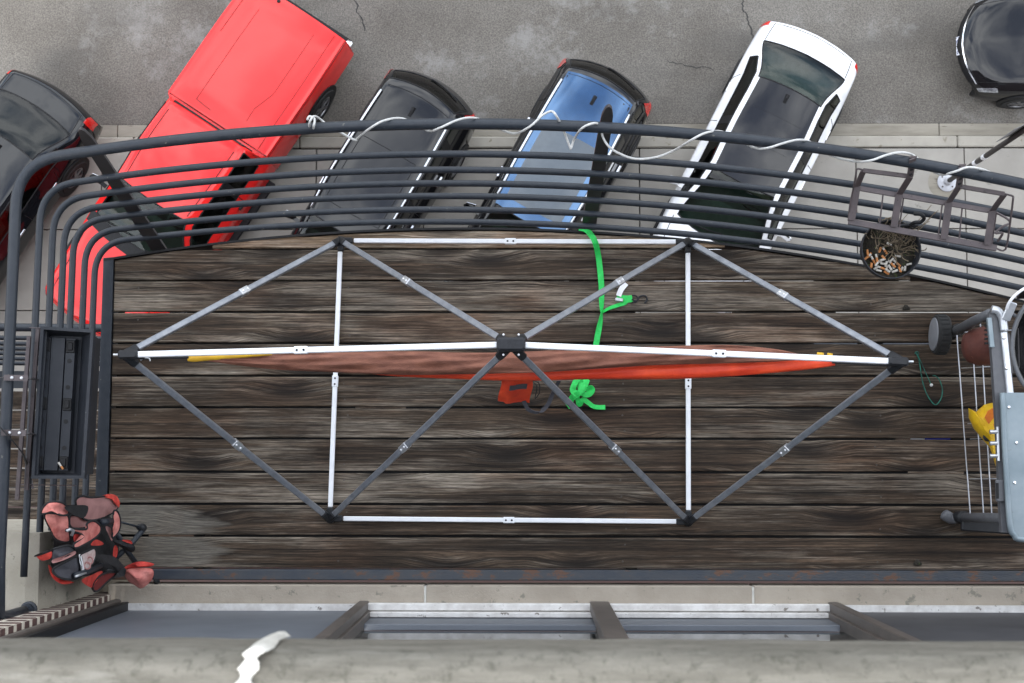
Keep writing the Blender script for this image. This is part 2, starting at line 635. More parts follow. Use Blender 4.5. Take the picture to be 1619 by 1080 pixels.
M['galv'] = pm('dull_galvanised', (.235, .28, .305), (.165, .21, .235), 7, .42, metal=.35, speck=((.17, .20, .22), 22, .64))
M['silver'] = pm('silver_trim', (.55, .57, .60), (.45, .47, .5), 20, .3, metal=.6)
M['kettle'] = pm('black_enamel', (.008, .008, .009), (.012, .012, .013), 14, .2, coat=.4)
M['terracotta'] = pm('rusty_pot', (.12, .032, .02), (.075, .02, .014), 16, .75, bump=.3, speck=((.2, .07, .04), 30, .66))
M['bagyellow'] = pm('yellow_bag', (.80, .50, .012), (.72, .42, .01), 18, .45, bump=.3)
M['bagorange'] = pm('orange_print', (.72, .20, .02), (.55, .12, .02), 24, .45)
M['brownmetal'] = pm('brown_painted_metal', (.090, .070, .072), (.065, .052, .055), 22, .55, speck=((.035, .028, .028), 60, .62))
M['soil'] = pm('potting_soil', (.016, .013, .010), (.035, .030, .020), 90, .95, bump=.8, bscale=120, speck=((.05, .065, .02), 40, .60))
M['twig'] = pm('dry_twig', (.20, .155, .10), (.11, .085, .06), 30, .85)
M['filter'] = pm('cigarette_filter', (.50, .20, .06), (.38, .15, .05), 60, .8)
M['paper'] = pm('cigarette_paper', (.52, .50, .46), (.40, .37, .32), 60, .8)
M['bungee'] = pm('green_bungee', (.008, .16, .11), (.004, .03, .025), 22, .6)
M['zinc'] = pm('post_zinc', (.50, .51, .54), (.40, .41, .44), 14, .5, speck=((.25, .24, .22), 30, .66))
M['postbrown'] = pm('sign_post_brown', (.040, .033, .030), (.03, .026, .024), 20, .55)
M['signback'] = pm('sign_back', (.22, .225, .23), (.19, .195, .2), 6, .6)
M['blue'] = pm('blue_plastic', (.01, .035, .55), (.01, .03, .4), 20, .5)
M['crack'] = pm('crack_fill', (.035, .034, .032), (.05, .048, .046), 20, .95)


def asphalt():
    m, t, b = newmat('worn_asphalt')
    L = t.links
    co = N(t, 'ShaderNodeTexCoord')
    def noise(sc, det=5, ro=.6, st=None):
        n = N(t, 'ShaderNodeTexNoise', Scale=sc, Detail=det, Roughness=ro)
        if st:
            mp = N(t, 'ShaderNodeMapping')
            mp.inputs['Scale'].default_value = st
            L.new(co.outputs['Object'], mp.inputs[0])
            L.new(mp.outputs[0], n.inputs['Vector'])
        else:
            L.new(co.outputs['Object'], n.inputs['Vector'])
        return n
    big = noise(.55, 5, .55)
    r1 = ramp(t, [(.36, (.112, .101, .087)), (.5, (.134, .122, .106)), (.66, (.160, .148, .131))])
    L.new(big.outputs[0], r1.inputs[0])
    sp = noise(38, 4, .8)
    r2 = ramp(t, [(.36, .60), (.5, 1.0), (.66, 1.45)])
    L.new(sp.outputs[0], r2.inputs[0])
    col = mixc(t, 1.0, r1.outputs[0], r2.outputs[0], 'MULTIPLY')
    # pale worn film of cement in ragged patches
    pt = noise(.62, 9, .68)
    pt2 = noise(9, 5, .8)
    a = N(t, 'ShaderNodeMath', operation='MULTIPLY_ADD')
    L.new(pt2.outputs[0], a.inputs[0])
    a.inputs[1].default_value = .22
    L.new(pt.outputs[0], a.inputs[2])
    r3 = ramp(t, [(.67, 0.0), (.78, .58)])
    L.new(a.outputs[0], r3.inputs[0])
    col = mixc(t, r3.outputs[0], col, (.27, .262, .248))
    # oil-dark tracks
    dk = noise(.8, 4, .5, (.5, 1.4, 1))
    r4 = ramp(t, [(.54, 0.0), (.72, .45)])
    L.new(dk.outputs[0], r4.inputs[0])
    col = mixc(t, r4.outputs[0], col, (.085, .080, .073))
    L.new(col, b.inputs['Base Color'])
    b.inputs['Roughness'].default_value = .82
    b.inputs['Specular IOR Level'].default_value = .3
    bp = N(t, 'ShaderNodeBump', Strength=.5, Distance=.01)
    L.new(sp.outputs[0], bp.inputs['Height'])
    L.new(bp.outputs[0], b.inputs['Normal'])
    return m


M['asphalt'] = asphalt()
M['slab'] = pm('pavement_slab', (.315, .295, .262), (.265, .248, .22), 1.6, .85, bump=.3, bscale=50, speck=((.19, .178, .155), 5, .66))
M['kerbstone'] = pm('kerb_concrete', (.36, .335, .285), (.30, .278, .238), 2.4, .85, bump=.3, bscale=50, speck=((.22, .195, .15), 7, .62))
M['gutter'] = pm('gutter_concrete', (.31, .285, .235), (.19, .17, .135), 1.2, .8, bump=.3, bscale=50, stretch=(.6, 3.5, 1), speck=((.13, .11, .082), 3, .62))
M['dirtjoint'] = pm('joint_dirt', (.06, .055, .048), (.045, .04, .036), 8, .95)


def ledge_mat():
    m, t, b = newmat('lichened_stone')
    L = t.links
    co = N(t, 'ShaderNodeTexCoord')
    mp = N(t, 'ShaderNodeMapping')
    mp.inputs['Scale'].default_value = (.7, 4, 4)
    L.new(co.outputs['Object'], mp.inputs[0])
    n1 = N(t, 'ShaderNodeTexNoise', Scale=15, Detail=8, Roughness=.7)
    L.new(mp.outputs[0], n1.inputs['Vector'])
    r1 = ramp(t, [(.3, (.084, .078, .062)), (.48, (.122, .113, .093)), (.68, (.172, .16, .134))])
    L.new(n1.outputs[0], r1.inputs[0])
    n2 = N(t, 'ShaderNodeTexNoise', Scale=80, Detail=6, Roughness=.75)
    L.new(co.outputs['Object'], n2.inputs['Vector'])
    r2 = ramp(t, [(.52, 0.0), (.66, .7)])
    L.new(n2.outputs[0], r2.inputs[0])
    col = mixc(t, r2.outputs[0], r1.outputs[0], (.05, .05, .036))
    n3 = N(t, 'ShaderNodeTexNoise', Scale=16, Detail=5, Roughness=.6)
    L.new(mp.outputs[0], n3.inputs['Vector'])
    r3 = ramp(t, [(.57, 0.0), (.70, .7)])
    L.new(n3.outputs[0], r3.inputs[0])
    col = mixc(t, r3.outputs[0], col, (.20, .19, .165))
    L.new(col, b.inputs['Base Color'])
    b.inputs['Roughness'].default_value = .9
    bp = N(t, 'ShaderNodeBump', Strength=.6, Distance=.004)
    L.new(n2.outputs[0], bp.inputs['Height'])
    L.new(bp.outputs[0], b.inputs['Normal'])
    return m


M['ledge'] = ledge_mat()


def paint(name, col, rough=.32, flake=0.0):
    m, t, b = newmat(name)
    co = N(t, 'ShaderNodeTexCoord')
    no = N(t, 'ShaderNodeTexNoise', Scale=2.5, Detail=6, Roughness=.65)
    t.links.new(co.outputs['Object'], no.inputs['Vector'])
    rp = ramp(t, [(.35, tuple(c * .86 for c in col)), (.65, tuple(min(c * 1.08, .9) for c in col))])
    t.links.new(no.outputs[0], rp.inputs[0])
    # drips and dust
    n2 = N(t, 'ShaderNodeTexNoise', Scale=14, Detail=5, Roughness=.75)
    t.links.new(co.outputs['Object'], n2.inputs['Vector'])
    r2 = ramp(t, [(.62, 0.0), (.72, .20)])
    t.links.new(n2.outputs[0], r2.inputs[0])
    c = mixc(t, r2.outputs[0], rp.outputs[0], tuple(x * .55 + .02 for x in col))
    t.links.new(c, b.inputs['Base Color'])
    b.inputs['Roughness'].default_value = rough
    b.inputs['Metallic'].default_value = flake
    b.inputs['Specular IOR Level'].default_value = 0.0 if flake < .5 else .5
    b.inputs['Coat Weight'].default_value = 1.0
    b.inputs['Coat Roughness'].default_value = .03
    return m


M['red_paint'] = paint('red_car_paint', (.76, .022, .020))
M['white_paint'] = paint('white_car_paint', (.80, .81, .83))
M['black_paint'] = paint('black_car_paint', (.008, .008, .009))
M['blue_paint'] = paint('blue_glass_roof', (.040, .105, .215), .12, .85)  # blue reflection of the sky, put into the colour of the roof
M['navy_paint'] = paint('blue_black_car_paint', (.006, .007, .009), .3, .0)
M['sunroof'] = pm('grey_sunroof', (.085, .105, .122), (.07, .088, .105), 5, .25, coat=.5)
M['roof_black'] = paint('black_roof_paint', (.010, .010, .012))


def PV(o, loc):
    PINV[o.name] = Matrix.Translation(loc).inverted()


# ================================================================== STREET
def street():
    ye = P(800, 196, GZ).y                     # edge of the asphalt
    gw, kw = .225, .21                         # gutter pan and kerb widths
    g = MB()
    g.add([(-400, ye, GZ), (400, ye, GZ), (400, 400, GZ), (-400, 400, GZ)], [(0, 1, 2, 3)])
    road = tag(obj('road', g, M['asphalt']), 'worn grey asphalt street with pale patches', kind='structure')
    # cracks wandering over the asphalt
    rnd = random.Random(3)
    for (pts, wd) in (([(1172, -12), (1176, 14), (1183, 34), (1190, 64)], .03), ([(560, -10), (566, 18), (578, 48)], .03),
                      ([(436, -8), (442, 12), (450, 30)], .035), ([(1052, 96), (1090, 104), (1130, 110)], .02)):
        ws = smoothpts([P(a, b, GZ + .004) for a, b in pts], 7)
        mb = MB()
        vs = []
        for i, p in enumerate(ws):
            j = Vector((rnd.uniform(-.03, .03), rnd.uniform(-.02, .02), 0))
            h = wd * rnd.uniform(.35, 1) * .5
            t = (ws[min(i + 1, len(ws) - 1)] - ws[max(0, i - 1)]).normalized()
            nn = Vector((-t.y, t.x, 0))
            vs += [p + j + nn * h, p + j - nn * h]
        mb.add(vs, [(2 * i, 2 * i + 1, 2 * i + 3, 2 * i + 2) for i in range(len(ws) - 1)])
        obj('crack', mb, M['crack'], road)
    base = MB()
    base.add([(-400, -40, GZ - .06), (400, -40, GZ - .06), (400, ye + .02, GZ - .06), (-400, ye + .02, GZ - .06)], [(0, 1, 2, 3)])
    tag(obj('ground', base, M['dirtjoint']), 'dark dirt showing in the paving joints', kind='structure')
    ge = thing('gutter', None, None)
    ge['kind'] = 'structure'
    ke = thing('kerb', None, None)
    ke['kind'] = 'structure'
    x = -14.6
    k = 0
    while x < 14:
        L = rnd.uniform(2.1, 3.0)
        mb = MB().box((x + L / 2, ye - gw / 2, GZ - .034), (L - .012, gw - .006, .06), bev=.008)
        obj('gutter_slab', mb, M['gutter'], ge)
        mb = MB().box((x + L / 2 + .3, ye - gw - kw / 2, GZ + .0), (L - .012, kw - .01, .09), bev=.02)
        obj('kerb_stone', mb, M['kerbstone'], ke)
        x += L
    se = thing('sidewalk', None, None)
    se['kind'] = 'structure'
    y1 = ye - gw - kw - .012
    xs = [-16.0]
    while xs[-1] < 16:
        xs.append(xs[-1] + 1.88)
    off = P(1525, 300, GZ).x
    off = (off - xs[0]) % 1.88
    ysl = [y1, y1 - 1.42, y1 - 2.84, y1 - 4.26, y1 - 5.68]
    for a in range(len(xs) - 1):
        for b in range(4):
            cx, cy = xs[a] + off + .94, (ysl[b] + ysl[b + 1]) / 2
            mb = MB().box((0, 0, 0), (1.862, 1.402, .08), bev=.006)
            o = obj('paving_slab', mb, M['slab'], se)
            o.location = (cx, cy, GZ + .0 + rnd.uniform(-.004, .004))
    return ye


YE = street()


# ================================================================== CARS
def pchip(A, u):
    """monotone cubic along axis 0, uniform knots"""
    A = np.asarray(A, float)
    n = A.shape[0]
    d = A[1:] - A[:-1]
    m = np.zeros_like(A)
    prod = d[1:] * d[:-1]
    with np.errstate(divide='ignore', invalid='ignore'):
        hm = 2 * prod / (d[1:] + d[:-1])
    m[1:-1] = np.where(prod > 0, hm, 0)
    m[0] = d[0]
    m[-1] = d[-1]
    u = np.asarray(u, float)
    i = np.clip(np.floor(u).astype(int), 0, n - 2)
    t = (u - i)
    sh = (len(u),) + (1,) * (A.ndim - 1)
    t = t.reshape(sh)
    h00 = 2 * t ** 3 - 3 * t ** 2 + 1
    h10 = t ** 3 - 2 * t ** 2 + t
    h01 = -2 * t ** 3 + 3 * t ** 2
    h11 = t ** 3 - t ** 2
    return h00 * A[i] + h10 * m[i] + h01 * A[i + 1] + h11 * m[i + 1]


def st_hood(d, bow, zc, W, zb, zl=.42, zk=.22, fr=.74, ft=.88, cr=.02):
    return (d, bow, [(0, zc), (fr * W * .55, zc - cr * .35), (fr * W, zc - cr), (ft * W, zc - cr - .035), (.935 * W, zb),
                     (.985 * W, .62 * zb + .38 * zl), (1.0 * W, zl), (.94 * W, zk)], W)


def st_cab(d, bow, zc, Wr, W, zb, zl=.42, zk=.22, drop=.05):
    return (d, bow, [(0, zc), (Wr * .46, zc - .006), (Wr * .86, zc - .028), (Wr, zc - .028 - drop), (.885 * W, zb + .01),
                     (.985 * W, .66 * zb + .34 * zl), (1.0 * W, zl), (.94 * W, zk)], W)


def st_bed(d, bow, zc, W, zl=.5, zk=.34):
    return (d, bow, [(0, zc), (W * .5, zc - .004), (W * .90, zc - .012), (W * .955, zc - .04), (.97 * W, zc - .12),
                     (.995 * W, .7), (1.0 * W, zl), (.95 * W, zk)], W)


SU, SV = 6, 4


class Surf:
    def __init__(s, stations, L):
        n = len(stations)
        A = np.zeros((n, 15, 3))
        for i, (d, bow, half, W) in enumerate(stations):
            for j, (y, z) in enumerate(half):
                x = d - L / 2 + bow * (1 - min(1, (y / W)) ** 2)
                A[i, 7 + j] = (x, y, z)
                A[i, 7 - j] = (x, -y, z)
        s.n = n
        B = pchip(A, np.arange((n - 1) * SU * 2 + 1) / (SU * 2))
        s.D = np.swapaxes(pchip(np.swapaxes(B, 0, 1), np.arange(14 * SV * 2 + 1) / (SV * 2)), 0, 1)

    def pt(s, u, v, off=0.0):
        """u in stations, v in columns -7..7"""
        a = min(max(u, 0), s.n - 1 - 1e-6) * SU * 2
        b = min(max(v + 7, 0), 14 - 1e-6) * SV * 2
        i, j = int(a), int(b)
        fa, fb = a - i, b - j
        D = s.D
        p = (D[i, j] * (1 - fa) + D[i + 1, j] * fa) * (1 - fb) + (D[i, j + 1] * (1 - fa) + D[i + 1, j + 1] * fa) * fb
        p = Vector(p)
        if off:
            du = Vector(D[i + 1, j] - D[i, j])
            dv = Vector(D[i, j + 1] - D[i, j])
            nn = du.cross(dv)
            if nn.length > 1e-9:
                nn.normalize()
                p = p + nn * off
        return p

    def patch(s, u0, u1, v0, v1, off=.003, nu=8, nv=8, ins=0.0):
        g = []
        for a in range(nu + 1):
            g.append([s.pt(u0 + (u1 - u0) * a / nu, v0 + (v1 - v0) * b / nv, off) for b in range(nv + 1)])
        return MB().grid(g, True)

    def line(s, pts, off=0.0, sub=6):
        o = []
        for (a, b), (c, d) in zip(pts[:-1], pts[1:]):
            for k in range(sub):
                f = k / sub
                o.append(s.pt(a + (c - a) * f, b + (d - b) * f, off))
        o.append(s.pt(pts[-1][0], pts[-1][1], off))
        return o

    def body(s, holes):
        D = s.D[::2, ::2]
        nu, nv = D.shape[:2]
        mb = MB()
        mb.v = [tuple(p) for p in D.reshape(-1, 3)]
        for i in range(nu - 1):
            for j in range(nv - 1):
                u, v = (i + .5) / SU, (j + .5) / SV - 7
                if any(h[0] < u < h[1] and h[2] < v < h[3] for h in holes):
                    continue
                mb.f.append((i * nv + j, (i + 1) * nv + j, (i + 1) * nv + j + 1, i * nv + j + 1))
        mb.f.append(tuple(range(nv)))
        mb.f.append(tuple((nu - 1) * nv + j for j in range(nv - 1, -1, -1)))
        return mb


def wheel(parent, x, side, W, r=.335, wd=.22):
    c = Vector((x, side * (W - .095), r))
    ax = (0, side, 0)
    t = MB().lathe(c, ax, [(r * .62, -wd / 2), (r * .93, -wd / 2), (r, -wd / 2 + .03), (r, wd / 2 - .03), (r * .94, wd / 2), (r * .66, wd / 2 + .004), (r * .64, wd / 2 - .03)], 28)
    wo = obj('wheel', t, M['rubber'], parent, autos=40)
    rm = MB().lathe(c + Vector(ax) * (wd / 2 - .05), ax, [(r * .65, 0), (r * .64, .04), (r * .58, .05), (r * .56, .015)], 28)
    for k in range(6):
        a = k * math.pi / 3
        q = Vector((math.cos(a), 0, math.sin(a)))
        rm.beam(c + Vector(ax) * (wd / 2 - .012) + q * .03, c + Vector(ax) * (wd / 2 - .012) + q * r * .6, .05, .02, up=ax)
    rm.lathe(c + Vector(ax) * (wd / 2 - .03), ax, [(.05, 0), (.05, .03), (.03, .035)], 12)
    obj('rim', rm, M['rim'], wo, autos=40)


def car(name, label, spec, paintm, tail, heading, zt=.75, group='cars parked nose-in below the balcony'):
    """tail: photo pixel of the middle of the rear bumper at height zt; heading in degrees"""
    L, W = spec['L'], spec['W']
    s = Surf(spec['st'], L)
    tp = P(tail[0], tail[1], GZ + zt)
    h = R(heading)
    fwd = Vector((math.cos(h), math.sin(h), 0))
    loc = Vector((tp.x, tp.y, GZ + .04)) + fwd * L / 2
    t = thing(name, label, 'car', loc, h, group, world_parts=False)
    glass = spec['glass']
    bo = obj('body', s.body([g[1:5] for g in glass]), paintm, t, autos=38)
    for g in glass:
        nm, u0, u1, v0, v1 = g[:5]
        gm = M[g[5]] if len(g) > 5 else M['cardark']
        pn = obj(nm, s.patch(u0, u1, v0, v1, .002, 10, 10), gm, t, smooth=True)
        e = .10
        tr = MB()
        tr.tube(s.line([(u0, v0), (u0, v1), (u1, v1), (u1, v0), (u0, v0)], .003, 8), .012, 5)
        obj('window_seal', tr, M['trim'], pn)
    for (u, v0, v1) in spec.get('pillars', []):
        for sg in (-1, 1):
            obj('door_pillar', s.patch(u - .09, u + .09, min(sg * v0, sg * v1), max(sg * v0, sg * v1), .006, 2, 6), M['trim'], t)
    for (nm, mt, u0, u1, v0, v1, off) in spec.get('patches', []):
        for sg in (-1, 1):
            if v0 * v1 < 0 and sg < 0:
                continue
            a, b = sorted((sg * v0, sg * v1))
            obj(nm, s.patch(u0, u1, a, b, off, 8, 10), M[mt], t, smooth=True)
    for ln in spec.get('seams', []):
        obj('panel_gap', MB().tube(s.line(ln, -.001), .007, 5), M['trim'], t)
        if all(abs(p[1]) > .01 for p in ln) and not any(p[1] * ln[0][1] < 0 for p in ln):
            obj('panel_gap', MB().tube(s.line([(a, -b) for a, b in ln], -.001), .007, 5), M['trim'], t)
    for x in spec['wheels']:
        for sg in (-1, 1):
            ar = MB().lathe((x - L / 2, sg * (W - .06), spec.get('wr', .335) + .02), (0, sg, 0), [(spec.get('wr', .335) + .07, 0), (spec.get('wr', .335) + .07, .066), (spec.get('wr', .335) + .03, .068)], 28)
            obj('wheel_arch', ar, M['trim'], t, autos=30)
            wheel(t, x - L / 2, sg, W + .012, spec.get('wr', .335))
    # under-body, cabin floor, dashboard, seats
    obj('underbody', MB().box((0, 0, .30), (L * .92, W * 1.7, .12)), M['trim'], t)
    xc, xr, zf = spec['cowl'] - L / 2, spec['rear'] - L / 2, spec.get('zf', .44)
    obj('cabin_floor', MB().box(((xc + xr) / 2, 0, zf - .1), (xc - xr + .2, W * 1.72, .08)), M['cabin'], t)
    ds = MB()
    zd = spec['zd']
    if spec.get('shelf'):
        a_, b_, z_ = spec['shelf']
        obj('parcel_shelf', MB().box(((a_ + b_) / 2 - L / 2, 0, z_), (b_ - a_, W * 1.6, .03)), M['cabin'], t)
    g = []
    for a in range(7):
        f = a / 6
        g.append([Vector((xc - .42 + .72 * f, -W * .78 + W * 1.56 * b / 8, zd - .04 - .10 * (1 - f) ** 2 * 1.0 + (.025 if 1 < b < 4 else 0))) for b in range(9)])
    ds.grid(g, True)
    g2 = [[p - Vector((0, 0, .0)), p - Vector((0, 0, .3))] for p in g[0]]
    ds.grid(g2)
    obj('dashboard', ds, M['cabin'], t, smooth=True)
    sw = MB()
    cw = Vector((xc - .52, W * .38, zd - .02))
    sw.tube([cw + Vector((.07 * math.sin(a), .18 * math.cos(a), .17 * math.sin(a))) for a in [2 * math.pi * k / 18 for k in range(18)]], .015, 6, closed=True)
    sw.beam(cw - Vector((0, .17, 0)), cw + Vector((0, .17, 0)), .05, .02)
    obj('steering_wheel', sw, M['trim'], t)
    smt = M[spec.get('seat', 'seatdark')]
    rows = spec['seats']
    for x, wds in rows:
        for y, wd in wds:
            q = MB()
            q.box((x - L / 2 + .06, y, zf + .18), (.5, wd, .16), bev=.05)
            q.box((x - L / 2 - .22, y, zf + .44), (.16, wd, .50), Matrix.Rotation(R(-14), 3, 'Y'), bev=.06)
            se = obj('seat', q, smt, t)
            for hy in ([0] if wd < .7 else [-wd * .3, wd * .3]):
                hr = MB().box((x - L / 2 - .31, y + hy, zf + .735), (.09, .26, .13), Matrix.Rotation(R(-14), 3, 'Y'), bev=.04)
                obj('headrest', hr, smt, se)
    # mirrors
    for sg in (-1, 1):
        mb = MB()
        mx_, my_, mz_ = spec['mirror']
        mb.box((mx_ - L / 2, sg * (my_ + .10), mz_), (.11, .22, .15), Matrix.Rotation(sg * R(-12), 3, 'Z'), bev=.045)
        mb.beam((mx_ - L / 2 + .02, sg * (my_ - .10), mz_ - .06), (mx_ - L / 2, sg * (my_ + .05), mz_ - .03), .07, .05)
        mo = obj('mirror', mb, paintm if spec.get('mirror_paint', True) else M['trim'], t, autos=40)
        gl = MB().box((mx_ - L / 2 - .058, sg * (my_ + .10), mz_), (.006, .17, .11), Matrix.Rotation(sg * R(-12), 3, 'Z'))
        obj('mirror_glass', gl, M['chrome'], mo)
    for dh in spec.get('handles', ()):
        for sg in (-1, 1):
            hb = MB().box((dh - L / 2, sg * W * .965, spec['zd'] - .17), (.20, .05, .035), bev=.01)
            obj('door_handle', hb, M['chrome'], t)
    if spec.get('rails'):
        ua, ub, v, hgt = spec['rails']
        for sg in (-1, 1):
            r_ = MB()
            pts = s.line([(ua, sg * v), (ub, sg * v)], hgt, 14)
            pts = [s.pt(ua, sg * v, .005)] + pts + [s.pt(ub, sg * v, .005)]
            r_.tube(pts, .021, 7)
            obj('roof_rail', r_, M['railchrome'], t, smooth=True)
    if spec.get('fin'):
        u, v = spec['fin']
        p = s.pt(u, v)
        f = MB()
        prof = [(-.09, 0, .035), (-.085, .055, .012), (-.02, .045, .014), (.09, 0, .03)]
        vs = []
        for x, z, hw in prof:
            vs += [p + Vector((x, -hw, z)), p + Vector((x, hw, z))]
        f.add(vs, [(0, 1, 3, 2), (2, 3, 5, 4), (4, 5, 7, 6), (0, 2, 4, 6), (1, 7, 5, 3)])
        obj('antenna', f, M['trim'], t)
    if spec.get('wiper'):
        u0, v0, u1, v1 = spec['wiper']
        f = MB().tube(s.line([(u0, v0), (u1, v1)], .018), .012, 5)
        obj('rear_wiper', f, M['trim'], t)
    f = MB()
    uw = spec['wsu']
    f.tube(s.line([(uw - .04, .4), (uw - .2, 1.8)], .015), .011, 5)
    f.tube(s.line([(uw - .04, -1.4), (uw - .2, .2)], .015), .011, 5)
    obj('wiper', f, M['trim'], t)
    for (nm, mt, dd, zz, wd, ht, tilt) in spec.get('plates', []):
        q = MB().box((dd - L / 2, 0, zz), (.012, wd, ht), Matrix.Rotation(R(tilt), 3, 'Y'))
        obj(nm, q, M[mt], t)
    return t, s


def sedan_spec(W=.925, L=4.85, nose=0.0):
    st = [st_hood(.12, -.10, .50, W * .80, .46, .40, .30),
          st_hood(.03, -.14, .74, W * .92, .66, .46, .26),
          st_hood(.14, -.16, 1.045, W * .955, .93, .5, .24),
          st_hood(.50, -.14, 1.085, W * .985, .965, .48, .22, fr=.76, ft=.86),
          st_cab(1.22, -.12, 1.415, .63, W, .96),
          st_cab(2.0, 0, 1.47, .655, W, .95),
          st_cab(2.78, .10, 1.43, .635, W, .94),
          st_hood(3.62, .24, 1.02, W, .93, fr=.76, ft=.87),
          st_hood(4.15, .16, .95, W * .99, .85),
          st_hood(4.58 - nose * .6, .16 + nose, .83, W * .95, .74, .45),
          st_hood(4.78 - nose * .6, .14 + nose, .62, W * .87, .55, .42, .26),
          st_hood(4.74 - nose * .6, .12 + nose, .46, W * .78, .42, .38, .28)]
    return dict(L=L, W=W, st=st, wheels=(1.02, 3.85), cowl=3.6, rear=.9, zd=.98, wsu=7, handles=(1.35, 2.3), shelf=(.3, 1.35, .90),
                glass=[('rear_window', 3, 4, -2.25, 2.25, 'carglass'), ('windscreen', 6, 7, -2, 2, 'carglass'),
                       ('side_window', 3.5, 6.667, 3, 3.75), ('side_window', 3.5, 6.667, -3.75, -3)],
                pillars=[(5.0, 3, 3.75)],
                patches=[('tail_light', 'taillight', 1.35, 2.25, 2.9, 5.2, .006), ('headlight', 'headlight', 9.0, 9.75, 2.7, 4.3, .006)],
                seams=[[(2.05, 2.2), (2.95, 2.2)], [(2.1, -2.2), (2.1, 2.2)], [(5.0, 4), (5.0, 6.4)], [(6.7, 4), (6.9, 6.4)], [(3.9, 4), (4.0, 5.4)],
                       [(7.1, 2.4), (9.3, 2.2)], [(9.35, -2.2), (9.35, 2.2)]],
                seats=[(2.45, [(.37, .5), (-.37, .5)]), (1.5, [(0, 1.3)])],
                mirror=(3.25, W - .02, 1.0), fin=(4.25, 0))


def suv_spec(W=.91, L=4.6, zr=1.66):
    st = [st_hood(.22, -.18, .56, W * .84, .50, .42, .32),
          st_hood(.12, -.24, .80, W * .95, .72, .48, .28),
          st_hood(.22, -.25, 1.10, W * .97, 1.0, .5, .26, fr=.78, ft=.90),
          st_cab(.56, -.19, zr - .05, .665, W * .99, 1.02),
          st_cab(1.3, -.03, zr, .69, W, 1.0),
          st_cab(2.15, 0, zr + .01, .70, W, .99),
          st_cab(2.9, .10, zr - .05, .675, W, .98),
          st_hood(3.55, .22, 1.12, W, 1.0, fr=.78, ft=.88),
          st_hood(4.0, .15, 1.05, W * .985, .93),
          st_hood(4.36, .15, .95, W * .95, .82, .48),
          st_hood(4.54, .13, .70, W * .88, .62, .45, .28),
          st_hood(4.50, .10, .50, W * .80, .46, .42, .30)]
    return dict(L=L, W=W, st=st, wheels=(.93, 3.6), wr=.35, cowl=3.55, rear=.4, shelf=(.25, 1.3, .92), handles=(1.4, 2.35), zd=1.08, zf=.60, wsu=7,
                glass=[('rear_window', 2.167, 2.833, -2.25, 2.25), ('windscreen', 6, 7, -2, 2, 'carglass'),
                       ('side_window', 2.667, 6.667, 3, 3.75), ('side_window', 2.667, 6.667, -3.75, -3)],
                pillars=[(3.55, 3, 3.75), (4.9, 3, 3.75)],
                patches=[('tail_light', 'taillight', 1.35, 2.5, 3.0, 5.0, .008), ('headlight', 'headlight', 9.0, 9.7, 2.7, 4.3, .006)],
                seams=[[(3.1, -2.0), (3.1, 2.0)], [(4.9, 4), (4.9, 6.4)], [(3.6, 4), (3.6, 6.2)], [(6.6, 4), (6.8, 6.4)], [(7.1, 2.4), (9.3, 2.2)]],
                seats=[(2.55, [(.37, .5), (-.37, .5)]), (1.65, [(0, 1.3)])],
                mirror=(3.15, W - .01, 1.12), rails=(3.3, 5.9, 2.35, .035), fin=(3.45, 0), wiper=(2.2, -.2, 2.35, 1.4))


def pickup_spec(W=1.06, L=6.5):
    st = [st_hood(.10, 0, .62, W * .93, .58, .5, .42),
          st_bed(.03, -.02, .80, W * .965, .5, .42),
          st_bed(.05, -.03, 1.235, W * .975),
          st_bed(1.2, 0, 1.25, W),
          st_bed(2.39, 0, 1.25, W),
          st_hood(2.45, 0, 1.26, W * .99, 1.12, .5, .34, fr=.80, ft=.92, cr=.012),
          st_cab(2.55, -.02, 1.77, .77, W * .99, 1.12, .5, .34),
          st_cab(3.25, 0, 1.81, .785, W, 1.12, .5, .34),
          st_cab(3.97, .10, 1.77, .76, W, 1.11, .5, .34),
          st_hood(4.67, .17, 1.22, W, 1.10, .5, .34, fr=.80, ft=.90),
          st_hood(5.45, .10, 1.16, W * .985, 1.0, .5, .36),
          st_hood(6.22, .12, 1.07, W * .955, .93, .5, .38),
          st_hood(6.36, .10, .80, W * .93, .72, .5, .40),
          st_hood(6.34, .08, .55, W * .9, .5, .46, .40)]
    return dict(L=L, W=W, st=st, wheels=(1.12, 5.35), wr=.39, cowl=4.65, rear=2.65, zd=1.2, zf=.8, wsu=9,
                glass=[('rear_window', 5.333, 5.833, -2, 2), ('windscreen', 8, 9, -2, 2, 'carglass'),
                       ('side_window', 6.167, 8.667, 3, 4), ('side_window', 6.167, 8.667, -4, -3)],
                pillars=[(6.95, 3, 4)],
                patches=[('tail_light', 'taillight', 1.5, 2.02, 4.1, 5.2, .006), ('tail_light_lens', 'chrome', 1.35, 1.5, 4.2, 5.0, .008), ('headlight', 'headlight', 11.1, 11.8, 2.9, 4.3, .006),
                         ('wiper_cowl', 'trim', 9.0, 9.28, -3.0, 3.0, .006)],
                seams=[[(2.6, 1.62), (4.0, 1.62)], [(2.9, .92), (3.7, .92)], [(2.03, 3.0), (4.1, 3.0)], [(4.15, -3.3), (4.15, 3.3)],
                       [(6.3, 1.9), (7.9, 1.8)], [(6.95, 4), (6.95, 6.4)], [(8.7, 4), (8.9, 6.4)], [(9.3, 2.3), (11.2, 2.1)], [(11.25, -2.1), (11.25, 2.1)]],
                seats=[(3.9, [(.4, .55), (-.4, .55)])],
                mirror=(4.27, W + .02, 1.22), mirror_paint=False)


M['darkgroove'] = pm('dirty_groove', (.22, .012, .012), (.30, .016, .014), 20, .7)
sp = pickup_spec()
trk, trs = car('pickup_truck', 'bright red pickup truck with flat painted bed cover', sp, M['red_paint'], (475, 16), -123.5, zt=1.1)
trk['category'] = 'pickup truck'
